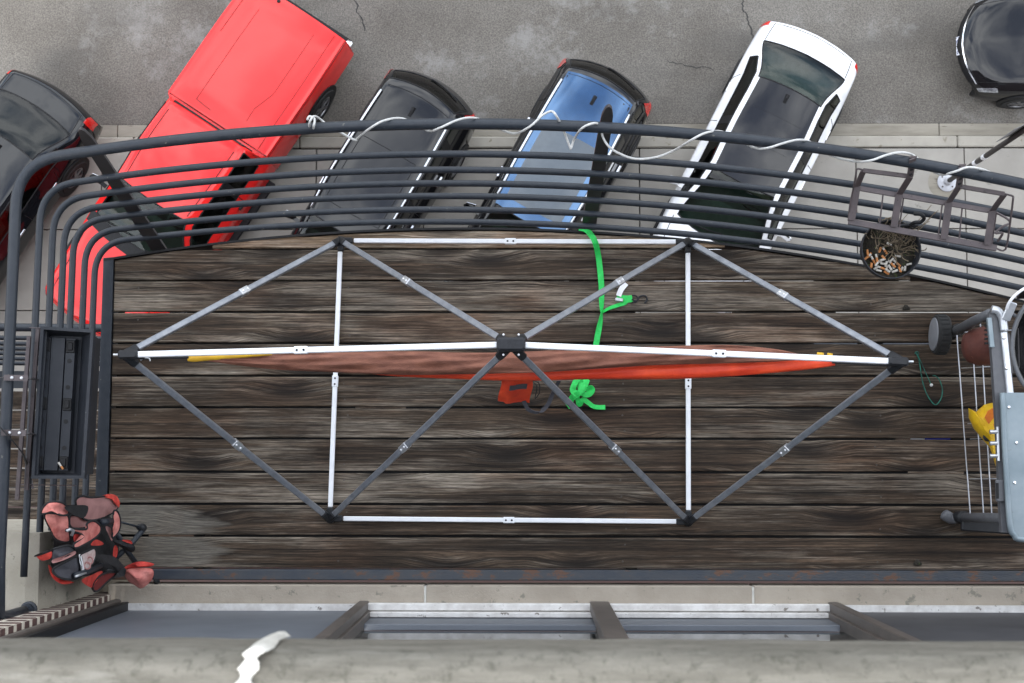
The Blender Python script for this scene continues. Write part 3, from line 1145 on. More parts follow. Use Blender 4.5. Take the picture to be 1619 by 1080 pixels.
# bed cover of the pickup: a lid of its own with a raised rim, and the chrome end of the bumper
lid = MB()
g = []
for a in range(13):
    u = 2.06 + (4.02 - 2.06) * a / 12
    g.append([trs.pt(u, -2.7 + 5.4 * b / 14, .0) + Vector((0, 0, .045 + (.012 if 3 <= b <= 11 and 1 < a < 11 else 0))) for b in range(15)])
lid.grid(g, True)
edge = [g[0][b] for b in range(15)] + [g[a][14] for a in range(1, 13)] + [g[12][b] for b in range(13, -1, -1)] + [g[a][0] for a in range(11, 0, -1)]
n0 = len(lid.v)
ev = []
for p in edge:
    ev += [p, p - Vector((0, 0, .075))]
m_ = len(edge)
lid.add(ev, [(2 * i, 2 * i + 1, 2 * ((i + 1) % m_) + 1, 2 * ((i + 1) % m_)) for i in range(m_)])
lo_ = obj('bed_cover', lid, M['red_paint'], trk, autos=35)
for (u0, v0, u1, v1) in ((2.15, 1.55, 3.98, 1.55), (2.35, .95, 3.2, .95), (2.45, -.98, 3.75, -.98), (2.1, -1.62, 2.9, -1.62), (3.75, -.98, 3.78, -.4), (3.2, .95, 3.45, .7), (3.45, .7, 3.62, .72)):
    ln = [trs.pt(u0 + (u1 - u0) * k / 10, v0 + (v1 - v0) * k / 10) + Vector((0, 0, .0575)) for k in range(11)]
    obj('lid_groove', MB().tube(ln, .005, 5), M['darkgroove'], lo_)
for sg in (-1, 1):
    obj('door_handle', MB().box((3.3 - sp['L'] / 2, sg * (sp['W'] * .99), .98), (.16, .05, .05), bev=.012), M['trim'], trk)
    obj('side_step', MB().box((3.6 - sp['L'] / 2, sg * (sp['W'] + .03), .42), (1.9, .16, .05), bev=.02), M['trim'], trk)
bmp = MB().box((-.04 - sp['L'] / 2 + .03, 0, .62), (.20, 1.90, .22), bev=.04)
obj('rear_bumper', bmp, M['trim'], trk)
obj('bumper_cap', MB().box((-.03 - sp['L'] / 2 + .03, .9, .66), (.18, .13, .17), bev=.03), M['chrome'], trk)
obj('bumper_cap', MB().box((-.03 - sp['L'] / 2 + .03, -.9, .66), (.18, .13, .17), bev=.03), M['chrome'], trk)
obj('lock_button', MB().lathe(trs.pt(2.2, -.6) + Vector((0, 0, .04)), (0, 0, 1), [(.03, 0), (.03, .02), (.02, .024)], 12), M['trim'], trk)

sp = suv_spec(.89, 4.5)
sp['glass'] = [('rear_window', 2.167, 2.833, -2.25, 2.25, 'carglass')] + sp['glass'][1:]
sp['seams'] = sp['seams'] + [[(4.2, -1.6), (4.2, 1.6), (5.6, 1.6), (5.6, -1.6), (4.2, -1.6)]]
car('parked_suv', 'black station wagon with bright roof rails, beside the red truck', sp, M['black_paint'], (692, 141), -120.0)
sp = suv_spec(.90, 4.55)
sp['patches'] = sp['patches'] + [('roof_panel', 'blue_paint', 3.02, 5.99, -2.2, 2.2, .004), ('sunroof', 'sunroof', 4.15, 5.75, -1.6, 1.6, .009)]  # blue patch stands in for sky mirrored in the black roof
sp['seat'] = 'seat'
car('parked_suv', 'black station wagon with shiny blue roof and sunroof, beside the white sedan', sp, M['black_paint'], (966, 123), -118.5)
sp = sedan_spec(.955, 4.85)
sp['seat'] = 'seat'
sp['patches'] = sp['patches'] + [('dark_roof', 'roof_black', 4.0, 6.0, -2.0, 2.0, .005)]
sp['seams'] += [[(4.6, -1.9), (4.6, 1.9)], [(5.2, -1.9), (5.2, 1.9)]]
car('white_sedan', 'white sedan with black roof, rightmost of the diagonally parked cars', sp, M['white_paint'], (1284, 68), -117.0)
sp = sedan_spec(.92, 4.75)
sp['patches'] = sp['patches'] + [('sunroof', 'cardark', 4.9, 5.7, -1.5, 1.5, .006)]
sp['glass'] = [('rear_window', 3, 4, -2.25, 2.25, 'cardark')] + sp['glass'][1:]
car('black_sedan', 'black sedan at the left edge, left of the red truck', sp, M['navy_paint'], (90, 150), -123.0)
sp = sedan_spec(.91, 4.7, nose=.20)
sp['patches'] = [('tail_light', 'taillight', 1.35, 2.25, 2.9, 5.2, .006), ('headlight', 'headlight', 8.55, 9.6, 3.05, 4.3, .006), ('grille', 'trim', 9.5, 10.2, -2.2, 2.2, .008), ('chrome_strip', 'chrome', 9.42, 9.5, -2.4, 2.4, .010)]
sp['plates'] = [('number_plate', 'plate', 4.975, .665, .32, .10, -38)]
# this one faces the other way, along the street
ctr = P(1540, 74, GZ + .6)
c6, s6 = car('black_sedan', 'black sedan in the top right corner, parked along the street', sp, M['black_paint'], (1512, 72), 180.0, group='cars parked below')
c6.location = (ctr.x + 4.7 / 2, ctr.y, GZ + .0)
c6['group'] = 'cars on the street side'


# ================================================================== SIGN POST
def signpost():
    b = P(1497, 288, GZ + .05)
    t = thing('sign_post', 'slim brown sign post with two white rings on a round zinc base', 'sign post', b)
    obj('base_plate', MB().lathe(b, (0, 0, 1), [(.165, 0), (.165, .02), (.15, .03), (.075, .05), (.06, .16), (.05, .17)], 28), M['zinc'], t, autos=40)
    obj('pole', MB().tube([b + Vector((0, 0, .1)), b + Vector((0, 0, 4.4))], .042, 14), M['postbrown'], t, smooth=True)
    for z in (1.55, 2.0):
        obj('ring', MB().tube([b + Vector((0, 0, z)), b + Vector((0, 0, z + .13))], .046, 14), M['white'], t)
    pl = MB().box(b + Vector((.05, .075, 3.75)), (.62, .006, .85), Matrix.Rotation(R(24), 3, 'Z'), bev=.002)
    obj('sign_panel', pl, M['signback'], t)
    for i in range(4):
        a = R(45 + 90 * i)
        obj('bolt', MB().lathe(b + Vector((.12 * math.cos(a), .12 * math.sin(a), .02)), (0, 0, 1), [(.016, 0), (.016, .02), (.01, .025)], 8), M['bronze'], t)
    pad = MB().lathe(b - Vector((.02, 0, .012)), (0, 0, 1), [(.30, 0), (.30, .006)], 28)
    obj('mortar_pad', pad, M['gutter'], t)


signpost()


# ================================================================== BUILDING
YB = P(800, 918, 0).y          # back edge of the deck
def building():
    b = thing('apartment_building', 'apartment building wall with stone sills and brown framed windows', 'building', (0, YB - .4, GZ))
    yw0 = YB - .028            # front of the stone sill course
    yg = P(800, 958, .06).y    # plane where the windows stand
    # tall wall below and beside (plain, hidden under the balcony)
    w_ = MB().box((0, yg - .25, (GZ - .12) / 2), (24, .44, -GZ - .13))
    obj('wall', w_, M['brick'], b)
    obj('wall', MB().box((0, yg - .28, 4.27), (24, .44, 1.5)), M['brick'], b)
    for sx in (-1, 1):
        obj('wall', MB().box((sx * 7.9, yg - .26, 1.7), (8.2, .44, 3.6)), M['brick'], b)
    # stone sill course in three lengths with pale joints
    xs = [P(168, 940, .05).x, P(672, 940, .05).x, P(1191, 940, .05).x, P(1800, 940, .05).x]
    for i in range(3):
        s_ = MB().box(((xs[i] + xs[i + 1]) / 2, (yw0 + yg) / 2 - .02, -.03), (xs[i + 1] - xs[i] - .010, yw0 - yg + .06, .16), bev=.004)
        obj('stone_sill', s_, M['stone'], b)
        if i:
            obj('sill_joint', MB().box((xs[i], (yw0 + yg) / 2 - .02, -.033), (.018, yw0 - yg + .05, .158)), M['caulk'], b)
    TOP = 3.4
    # windows: (left px, right px, kind)
    mull = [(190, 'end'), (575, 'thin'), (948, 'thick'), (1318, 'thin'), (1800, 'end')]
    cols = [P(m_[0], 960, .06).x for m_ in mull]
    for i in range(4):
        x0, x1 = cols[i], cols[i + 1]
        kind = ('panel', 'glass', 'glass', 'panel_dark')[i]
        if kind == 'glass':
            wn = obj('window', MB().box(((x0 + x1) / 2, yg - .004, .068), (x1 - x0 - .03, .032, .036), bev=.004), M['chipwhite'], b)
            wn['label'] = 'sliding window with chipped white bottom track'
            obj('track', MB().box(((x0 + x1) / 2, yg - .034, .10), (x1 - x0 - .03, .022, .05), bev=.003), M['chipwhite'], wn)
            obj('sash', MB().box(((x0 + x1) / 2, yg - .062, .22), (x1 - x0 - .04, .028, .26), bev=.004), M['panel'], wn)
            obj('pane', MB().box(((x0 + x1) / 2, yg - .070, TOP / 2 + .33), (x1 - x0 - .05, .006, TOP - .2)), M['pane'], wn)
            obj('room_blind', MB().box(((x0 + x1) / 2, yg - .16, TOP / 2), (x1 - x0 - .03, .01, TOP - .1)), M['panel_dark'], wn)
        else:
            wn = obj('window', MB().box(((x0 + x1) / 2, yg - .03, .06 + TOP / 2), (x1 - x0 - .02, .012, TOP)), M[kind], b)  # grey bay is glass reflecting sky, painted as an opaque colour
            wn['label'] = 'window bay closed with a flat %s panel' % ('grey' if kind == 'panel' else 'charcoal')
            obj('bottom_flashing', MB().box(((x0 + x1) / 2, yg - .008, .062), (x1 - x0 - .02, .03, .012)), M['chipwhite'], wn)
    for (px, k), x in zip(mull, cols):
        if k == 'end':
            continue
        wdt = .085 if k == 'thick' else .045
        mb = MB().box((x, yg - .005, .05 + TOP / 2), (wdt, .05, TOP), bev=.004)
        mb.box((x + (.0 if k == 'thick' else (.02 if px < 800 else -.02)), yg - .05, .05 + TOP / 2), (wdt * .7, .06, TOP), bev=.003)
        obj('mullion', mb, M['bronze'], b)
    # brown jamb at the left, then the brick pier with its courses
    jx = cols[0]
    yb = yg + .045
    xr = P(179, 943, .04).x
    obj('jamb', MB().box(((xr + jx) / 2 + .004, yb - .045, .05 + TOP / 2), (jx - xr - .006, .05, TOP), bev=.006), M['bronze'], b)
    obj('jamb_stop', MB().box((jx + .022, yg - .012, .05 + TOP / 2), (.03, .05, TOP), bev=.004), M['trim'], b)
    obj('mortar_backing', MB().box((xr - .962, yb - .0508, 1.35), (1.9, .10, 2.9)), M['mortar'], b)
    rnd = random.Random(5)
    me = None
    pitch = .0815
    for r_ in range(33):
        z = -.05 + r_ * pitch
        x = xr + (.0 if r_ % 2 else .0)
        first = .20 if r_ % 2 else .095
        while x > xr - 1.75:
            ln = first
            first = .20
            mb = MB().box((0, 0, 0), (ln - .012, .10, .052), bev=.004)
            o = obj('brick', mb, M['brick'], b)
            o.location = (x - ln / 2 - .004, yb - .05 + rnd.uniform(-.0004, .0006), z)
            o.matrix_parent_inverse = PINV[b.name]
            x -= ln
    # stone pier block standing out of the brick beside the balcony
    zt = .74
    f0, f1 = P(60, 843, zt), P(60, 960, zt)
    pr = MB()
    X0, X1 = -3.2, f0.x
    sec = [(X1 - .045, zt), (X1, zt - .02), (X1 + .012, zt - .25), (X1 + .015, -.6)]
    yf, ybk = f0.y, yb - .05
    vs = []
    for yy in (yf, ybk):
        vs += [Vector((X0, yy, -.6)), Vector((X0, yy, zt))] + [Vector((a, yy, z)) for a, z in sec]
    n = 6
    fs = [tuple(range(n)), tuple(range(2 * n - 1, n - 1, -1))]
    for i in range(n):
        j = (i + 1) % n
        fs.append((i, n + i, n + j, j))
    pr.add(vs, fs)
    obj('stone_pier', pr, M['concrete'], b)
    # the ledge the view looks over
    zl = H - 1.2
    e = P(800, 1004, zl - .12)
    ld = MB()
    prof = [(e.y - .9, zl + .012), (e.y - .05, zl + .004), (e.y - .02, zl), (e.y - .004, zl - .008), (e.y, zl - .02), (e.y - .004, zl - .12), (e.y - .05, zl - .14), (e.y - .9, zl - .14)]
    rn = random.Random(9)
    g = []
    nx = 160
    for i in range(nx + 1):
        x = -2.4 + 4.8 * i / nx
        k = .0010 * (math.sin(x * 13) * .5 + rn.uniform(-.5, .5))
        g.append([Vector((x, y + (k if 2 <= q <= 5 else 0), z)) for q, (y, z) in enumerate(prof)])
    ld.grid(g, True)
    lo = obj('stone_ledge', ld, M['ledge'], b, autos=50)
    # ragged bead of white caulk across the ledge joint
    cp = [(446, 1003, .012), (428, 1011, .016), (408, 1024, .017), (396, 1040, .014), (391, 1058, .013), (386, 1080, .016), (384, 1110, .016)]
    def onledge(a, c_):
        q_ = P(a, c_, zl)
        if q_.y > e.y - .004:                  # on the front face
            q_ = q_ - Vector((0, 0, H))
            q_ = q_ * ((e.y + .003) / q_.y) + Vector((0, 0, H))
            return q_
        return P(a, c_, zl + .004)
    pts = smoothpts([onledge(a, c_) for a, c_, _ in cp], 8)
    wd = np.interp(np.arange(len(pts)) / 8, np.arange(len(cp)), [c_[2] for c_ in cp])
    mb = MB()
    vs = []
    ka = 0
    for p, w_i in zip(pts, wd):
        ka += 1
        a, c_ = .0022 * math.sin(ka * .55) + rn.uniform(-.0007, .0007), .0025 * math.sin(ka * .4 + 2) + rn.uniform(-.0007, .0007)
        vs += [p + Vector((-w_i / 2 + a, -.002, -.002)), p + Vector((-w_i * .2, .003, .003)), p + Vector((w_i * .25, .003, .003)), p + Vector((w_i / 2 + c_, -.002, -.002))]
    mb.add(vs, [(4 * i + k, 4 * i + k + 1, 4 * i + 5 + k, 4 * i + 4 + k) for i in range(len(pts) - 1) for k in range(3)])
    obj('caulk_bead', mb, M['caulk'], lo, smooth=True)


building()


# ================================================================== BALCONY DECK
def fit(pts, z):
    w_ = [P(a, b_, z) for a, b_ in pts]
    return np.polyfit([p.x for p in w_], [p.y for p in w_], 2)


ARC = fit([(182, 408), (262, 393), (480, 369), (760, 361), (1060, 376), (1497, 443.6), (1596, 471)], 0)
RT = fit([(180, 238), (360, 208), (540, 197), (720, 199), (1100, 213), (1300, 237.6), (1481, 262), (1619, 291)], 1.08)
RB = fit([(209, 377), (480, 359), (720, 350), (1100, 367), (1300, 402), (1619, 455.5)], .09)
XLi, XLo, XR = P(181, 408, 0).x, P(164, 408, 0).x, 3.1


def arc(c, x):
    return float(np.polyval(c, x))


def deck():
    t = thing('balcony_deck', 'weathered dark plank balcony deck with steel edging', 'balcony', (0, .2, 0))
    gaps = [None, 393.5, 443.5, 493, 543, 594, 644.5, 693.5, 746.5, 797.5, 848, 900]
    ys = [9.9] + [P(700, g, 0).y for g in gaps[1:]]
    rnd = random.Random(11)
    for i in range(len(ys) - 1):
        y1, y0 = ys[i], ys[i + 1]
        gw = rnd.uniform(.0075, .0115)
        y1 -= gw / 2
        y0 += gw / 2
        top, bot = [], []
        n = 90
        for k in range(n + 1):
            x = XLi + (XR - XLi) * k / n
            a = arc(ARC, x) - .014
            if a > y0 + .003:
                top.append((x, min(y1, a)))
                bot.append((x, y0))
        if len(top) < 2:
            continue
        cy = (y0 + min(y1, y0 + .14)) / 2
        xa, xb = bot[0][0], bot[-1][0]
        # straight runs need few points
        def thin(L):
            o = [L[0]]
            for q in range(1, len(L) - 1):
                if abs((L[q][1] - o[-1][1])) > 1e-6 or abs(L[q + 1][1] - L[q][1]) > 1e-6:
                    o.append(L[q])
            o.append(L[-1])
            return o
        ol = [(xa, y0), (xb, y0)] + thin(top)[::-1]
        mb = MB()
        c = .0035
        # slightly rounded upper arris
        ccx, ccy = (xa + xb) / 2, sum(p[1] for p in ol) / len(ol)
        def ins(p):
            return (p[0] + (c if p[0] < ccx else -c) * (abs(p[0] - ccx) > (xb - xa) / 2 - .001), p[1] + (c if p[1] < ccy else -c))
        nn = len(ol)
        vs = [(p[0], p[1], -.046) for p in ol] + [(p[0], p[1], -.004) for p in ol] + [(*ins(p), 0) for p in ol]
        fs = [tuple(range(nn - 1, -1, -1)), tuple(range(2 * nn, 3 * nn))]
        for a in range(nn):
            b_ = (a + 1) % nn
            fs += [(a, b_, nn + b_, nn + a), (nn + a, nn + b_, 2 * nn + b_, 2 * nn + a)]
        mb.add(vs, fs)
        dz = rnd.uniform(-.0012, .0012)
        o = obj('plank', mb, M['wood_pale'] if i == 0 else M['wood'], t, origin=((xa + xb) / 2, cy, 0))
        o.location.z += dz
        # screws at the joists
        sc = MB()
        for px in (215, 545, 985, 1385):
            x = P(px, 600, 0).x + rnd.uniform(-.01, .01)
            for yy in (y0 + .03, y1 - .03):
                if y0 < yy < min(y1, arc(ARC, x) - .02) and rnd.random() < .8:
                    sc.lathe((x + rnd.uniform(-.012, .012), yy, dz - .001), (0, 0, 1), [(.0042, 0), (.004, .0012), (.0022, .0014), (.002, .0004)], 8)
        if sc.v:
            PV(o, o.location)
            s_ = obj('screw_heads', sc, M['screw'], o)
            s_['kind'] = 'stuff'
    # steel: flat bar at the left end, edge strip round the curve, rusty channel at the wall
    bl = P(150, 800, 0)
    ya = arc(ARC, XLi)
    yb = ys[-1]
    dx = -.012
    mb = MB()
    q = [(XLo + dx, yb - .03), (XLi - .003 + dx * .3, yb - .03), (XLi - .003, ya), (XLo, ya - .004)]
    mb.prism(q, -.10, .006)
    obj('edge_plate', mb, M['steel'], t)
    mb = MB()
    n = 70
    g = []
    for k in range(n + 1):
        x = XLo + (XR - XLo) * k / n
        a = arc(ARC, x)
        g.append([Vector((x, a - .010, -.12)), Vector((x, a - .010, .008)), Vector((x, a, .008)), Vector((x, a, -.12))])
    mb.grid(g)
    obj('edge_strip', mb, M['trim'], t)
    yc0, yc1 = P(800, 900, 0).y - .003, P(800, 918, 0).y
    mb = MB().box(((XLo + XR) / 2 + .08, (yc0 + yc1) / 2, -.05), (XR - XLo + .1, yc0 - yc1, .11), bev=.004)
    obj('wall_channel', mb, M['rusty'], t)
    # black strips added to darken the gaps, with breaks that show the street
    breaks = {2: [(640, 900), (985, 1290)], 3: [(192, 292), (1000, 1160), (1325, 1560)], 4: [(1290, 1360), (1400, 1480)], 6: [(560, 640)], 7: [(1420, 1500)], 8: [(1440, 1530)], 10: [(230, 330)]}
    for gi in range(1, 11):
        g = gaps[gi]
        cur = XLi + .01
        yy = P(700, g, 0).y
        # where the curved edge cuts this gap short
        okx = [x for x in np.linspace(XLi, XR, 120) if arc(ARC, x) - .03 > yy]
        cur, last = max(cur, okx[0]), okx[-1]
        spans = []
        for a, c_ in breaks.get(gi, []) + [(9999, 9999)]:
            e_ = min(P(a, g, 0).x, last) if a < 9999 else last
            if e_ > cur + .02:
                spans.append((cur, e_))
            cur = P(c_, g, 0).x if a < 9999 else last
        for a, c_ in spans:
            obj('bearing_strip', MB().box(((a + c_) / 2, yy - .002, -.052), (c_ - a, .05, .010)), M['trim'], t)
    for x in (-1.5, .45, 2.3):
        y1 = arc(ARC, x) - .05
        obj('joist', MB().box((x, (y1 + yc1) / 2, -.14), (.05, y1 - yc1, .16)), M['trim'], t)


M['screw'] = pm('dull_screw', (.10, .09, .08), (.05, .045, .04), 60, .5, metal=.4)
M['wood_pale'] = wood('pale_wood', 1.5)
for n_ in M['wood_pale'].node_tree.nodes:
    if n_.type == 'VALTORGB' and len(n_.color_ramp.elements) == 4:
        for e_, c_ in zip(n_.color_ramp.elements, ((.045, .03, .018), (.10, .068, .042), (.16, .115, .075), (.26, .2, .14))):
            e_.color = (*c_, 1)
deck()

# ================================================================== RAILING
ZS = [.092, .235, .385, .52, .657, .81, 1.08]
XLEFT = P(21, 458, 1.08).x


def railing():
    t = thing('balcony_railing', 'dark blue-grey steel pipe railing curving round the balcony', 'railing', (0, arc(ARC, 0), 0))
    XS = [21, 60, 81, 99, 114, 133, 149][::-1]
    for i, z in enumerate(ZS):
        f = i / 6
        ff = (z - .09) / (1.08 - .09)
        c = RB * (1 - ff) + RT * ff
        r = .0215 if i == 6 else .0140
        xl = P(XS[i], 458, z).x
        rc = .17 if i == 6 else .14
        # front run: from right to the corner
        pts = []
        xs = np.linspace(3.3, xl + rc, 60)
        for x in xs:
            pts.append(Vector((x, arc(c, x), z)))
        p0 = pts[-1]
        tdir = (pts[-1] - pts[-2]).normalized()
        # corner
        yend = p0.y - rc * 1.12 - .01
        ctrl = Vector((xl, p0.y + tdir.y / tdir.x * (xl - p0.x), z))
        pe = Vector((xl - .001, yend, z))
        for k in range(1, 11):
            s_ = k / 10
            pts.append((1 - s_) ** 2 * p0 + 2 * s_ * (1 - s_) * ctrl + s_ * s_ * pe)
        yb = {6: P(0, 966, .9).y, 5: P(20, 912, .81).y}.get(i, YB - .05)
        for k in range(1, 9):
            s_ = k / 8
            pts.append(Vector((xl - .001 - .022 * s_, yend + (yb - yend) * s_, z)))
        if i == 6:
            e = pts[-1]
            pts[-1] = Vector((e.x, e.y, z - .02))
            pts += [Vector((e.x, e.y - .012, z - .12)), Vector((e.x, e.y - .012, .80))]
        o = obj('top_rail' if i == 6 else 'rail', MB().tube(pts, r, 14), M['steel'], t, smooth=True)
        if i == 6:
            e = pts[-1]
            obj('flange', MB().lathe(Vector((e.x, e.y, .742)), (0, 0, 1), [(.034, 0), (.034, .008), (.026, .012), (.025, .03)], 18), M['steel'], t)
    # flat bar posts on the outer side, leaning out with the rails
    for (b0, t0, wd0, wd1) in (((251, 404), (126, 214), .072, .052), ((930, 372), (963, 178), .066, .050), ((1622, 480), (1760, 268), .075, .055)):
        z0, z1 = -.06, 1.13
        a = P(b0[0], b0[1], z0)
        e = P(t0[0], t0[1], z1)
        dirv = (e - a).normalized()
        side = dirv.cross(Vector((0, 1, 0)) if abs(dirv.y) < .9 else Vector((1, 0, 0)))
        side = Vector((1, 0, 0)) - dirv * dirv.x
        side.normalize()
        # keep it just outside (below) the rails
        nn = dirv.cross(side)
        if nn.y < 0:
            nn = -nn
        offv = nn * .03
        outl = []
        for s_, wd in ((0, wd0), (.86, wd1), (.94, wd1 * .86), (.985, wd1 * .5), (1, wd1 * .12)):
            outl.append((a + (e - a) * s_ + offv, wd))
        vs, fs = [], []
        for p, wd in outl:
            for sx, sy in ((-1, -1), (1, -1), (1, 1), (-1, 1)):
                vs.append(p + side * sx * wd / 2 + nn * sy * .006)
        for k in range(len(outl) - 1):
            for q in range(4):
                q2 = (q + 1) % 4
                fs.append((k * 4 + q, k * 4 + q2, k * 4 + 4 + q2, k * 4 + 4 + q))
        fs += [(3, 2, 1, 0), tuple((len(outl) - 1) * 4 + q for q in range(4))]
        obj('post', MB().add(vs, fs), M['blade'], t)


railing()


# neighbour's balcony further down on the left
def lower_balcony():
    z = -4.2
    t = thing('lower_balcony', 'lower neighbouring plank balcony seen below the left railing', 'balcony', (-4.2, -.2, z))
    fy = P(60, 612, z).y
    cx = -.8
    rnd = random.Random(4)
    y = fy - .03
    k = 0
    while y > YB - .1:
        mb = MB().box((cx - .1, y - .07, z - .018), (11.5, .136, .036), bev=.002)
        obj('plank', mb, M['wood'], t, origin=(cx - .1, y - .07, z))
        y -= .1445
    g = []
    for q in range(30):
        x = cx - 5.8 + 11.5 * q / 29
        yy = fy + .02
        g.append([Vector((x, yy - .03, z + .01)), Vector((x, yy + .10, z + .01)), Vector((x, yy + .10, z - .18))])
    obj('front_beam', MB().grid(g, True), M['steel'], t)
    for i, zz in enumerate(ZS):
        pts = [Vector((cx - 5.8 + 11.4 * q / 29, fy + .15 + .18 * zz - .09 * (q / 29 - .3), z + zz)) for q in range(30)]
        e = pts[-1]
        pts += [e + Vector((.08, -.03, 0)), e + Vector((.12, -.12, 0)), e + Vector((.12, -.9, 0))]
        obj('rail', MB().tube(smoothpts(pts, 2), .028 if i == 6 else .0165, 10), M['steel'], t, smooth=True)


lower_balcony()


# ================================================================== HAMMOCK STAND
def stand():
    t = thing('hammock_stand', 'folding hammock stand of white and grey aluminium tubes', 'hammock stand', P(808, 600, 0))
    zb = .045
    hub = P(808, 545, 1.20)
    tl, tr_ = P(197, 561, 1.04), P(1426, 572, 1.04)
    cn = {'nw': P(538, 380, zb), 'ne': P(1088, 382, zb), 'sw': P(521, 820, zb), 'se': P(1089, 825, zb)}
    def tube(a, b, m, sz=.025, sh=(0.05, 0.05), name='tube', j=.5, jm='joint', dz=0):
        a, b = Vector(a), Vector(b)
        d = (b - a).normalized()
        a2, b2 = a + d * sh[0], b - d * sh[1]
        o = obj(name, MB().beam(a2, b2, sz, sz * .9, bev=.003), M[m], t)
        if j is not None:
            p = a + (b - a) * j
            jo = obj('joint', MB().beam(p - d * .026, p + d * .026, sz + .006, sz * .9 + .006, bev=.003), M[jm], o)
            rv = MB()
            y = Vector((0, 0, 1)).cross(d).normalized()
            up = d.cross(y)
            for s_ in (-.013, .013):
                rv.lathe(p + d * s_ + up * (sz * .45 + .003), up, [(.0045, 0), (.004, .003), (.002, .004)], 8)
            obj('rivets', rv, M['trim'] if jm == 'white' else M['white'], jo)
        return o
    # ridge in two halves
    tube(tl, hub, 'white', .0225, (.05, .05), 'ridge_tube', .465, 'white')
    tube(hub, tr_, 'white', .0225, (.05, .05), 'ridge_tube', .525, 'white')
    # legs from the hub
    for k, j in (('nw', .56), ('ne', .56), ('sw', .54), ('se', .54)):
        tube(hub + Vector((0, 0, -.03)), cn[k], 'alu', .0245, (.06, .05), 'leg', j)
    for k, tp, j in (('nw', tl, .51), ('sw', tl, .51), ('ne', tr_, .51), ('se', tr_, .51)):
        tube(tp, cn[k], 'alu', .0245, (.06, .05), 'end_leg', j)
    dz = Vector((0, 0, -.012))
    tube(cn['nw'] + dz, cn['ne'] + dz, 'white', .0205, (.06, .05), 'base_tube', .49, 'white')
    tube(cn['sw'] + dz, cn['se'] + dz, 'white', .0205, (.06, .05), 'base_tube', .50, 'white')
    tube(cn['nw'] + dz, cn['sw'] + dz, 'white', .0205, (.05, .05), 'base_tube', .51, 'white')
    tube(cn['ne'] + dz, cn['se'] + dz, 'white', .0205, (.05, .05), 'base_tube', .51, 'white')
    # plastic hub and corner pieces
    h = MB().box(hub, (.105, .050, .06), bev=.008)
    ho = obj('centre_hub', h, M['blackhub'], t)
    lug = MB()
    for k in cn:
        d = (cn[k] - hub).normalized()
        a = hub + Vector((d.x, d.y, 0)).normalized() * .015 + Vector((0, 0, -.02))
        lug.beam(a, hub + d * .085 + Vector((0, 0, -.03)), .032, .034, bev=.006)
    obj('hub_lugs', lug, M['black'], ho)
    for sx in (-.028, .028):
        for sy in (-.037, .037):
            obj('rivet', MB().lathe(hub + Vector((sx, sy, -.001)), (0, 0, 1), [(.004, -.01), (.004, .004), (.002, .005)], 8), M['white'], ho)
    for k in cn:
        c = cn[k]
        s = 1 if k[0] == 's' else -1
        mb = MB()
        ex = Vector((-1 if k[1] == 'e' else 1, 0, 0))
        mb.beam(c + dz - ex * .018, c + dz + ex * .056, .028, .028, bev=.005)
        mb.beam(c + dz - Vector((0, -s * -.018, 0)), c + dz + Vector((0, s * .05, 0)), .028, .028, bev=.005)
        for tp in (hub, tl if k[1] == 'w' else tr_):
            d = (tp - c).normalized()
            mb.beam(c - d * .010, c + d * .056, .031, .030, bev=.005)
        mb.lathe(c - Vector((0, 0, zb)), (0, 0, 1), [(.022, 0), (.023, .02), (.016, .035)], 14)
        obj('corner_bracket', mb, M['black'], t)
    for tp, sx in ((tl, 1), (tr_, -1)):
        mb = MB()
        d = (hub - tp).normalized()
        mb.beam(tp - d * .022, tp + d * .056, .034, .040, bev=.007)
        for k in cn:
            if (k[1] == 'w') == (sx > 0):
                d2 = (cn[k] - tp).normalized()
                mb.beam(tp - d2 * .008, tp + d2 * .066, .033, .032, bev=.006)
        eo = obj('end_bracket', mb, M['black'], t)
        hk = MB().tube([tp - Vector((sx * .015, 0, 0)), tp - Vector((sx * .036, 0, .004)), tp - Vector((sx * .044, 0, .004))], .005, 6)
        obj('end_bolt', hk, M['joint'], eo)
    return tl, tr_


TL, TR = stand()


# ================================================================== HAMMOCK
def loft(secs, nc=22, seed=1, wr=1.0):
    """secs: (px, y_top_px, y_bot_px, z, depth) along the cloth; gathered, wrinkled roll"""
    rn = random.Random(seed)
    ph = [rn.uniform(0, 6.28) for _ in range(8)]
    n = (len(secs) - 1) * 14
    idx = np.linspace(0, len(secs) - 1, n + 1)
    A = pchip(np.array(secs, float), idx)
    g = []
    for i, (px, yt, yb, z, dp) in enumerate(A):
        a, b = P(px, yt, z), P(px, yb, z)
        c = (a + b) / 2
        hw = max((a - b).length / 2, .002)
        row = []
        for k in range(nc + 1):
            th = 2 * math.pi * k / nc
            u = math.cos(th)
            v = math.sin(th)
            # shallow long wrinkles that run a little askew
            q = px * .012
            wv = (math.sin(9 * u + q * 1.6 + ph[0]) * .35 + math.sin(15 * u - q * 2.3 + ph[1]) * .3 + math.sin(5 * u + q * 4.5 + ph[2]) * .3 + math.sin(23 * u + q * 3.1 + ph[3]) * .2)
            wv *= min(1, hw / .03) * .006 * wr
            edge = 1 + .05 * math.sin(q * 2.1 + ph[4]) * (abs(u))
            row.append(c + Vector((0, -u * hw * edge, (v * dp if v > 0 else v * dp * .8) + wv * (1 if v > 0 else .5) - .0)))
        g.append(row)
    return MB().grid(g)


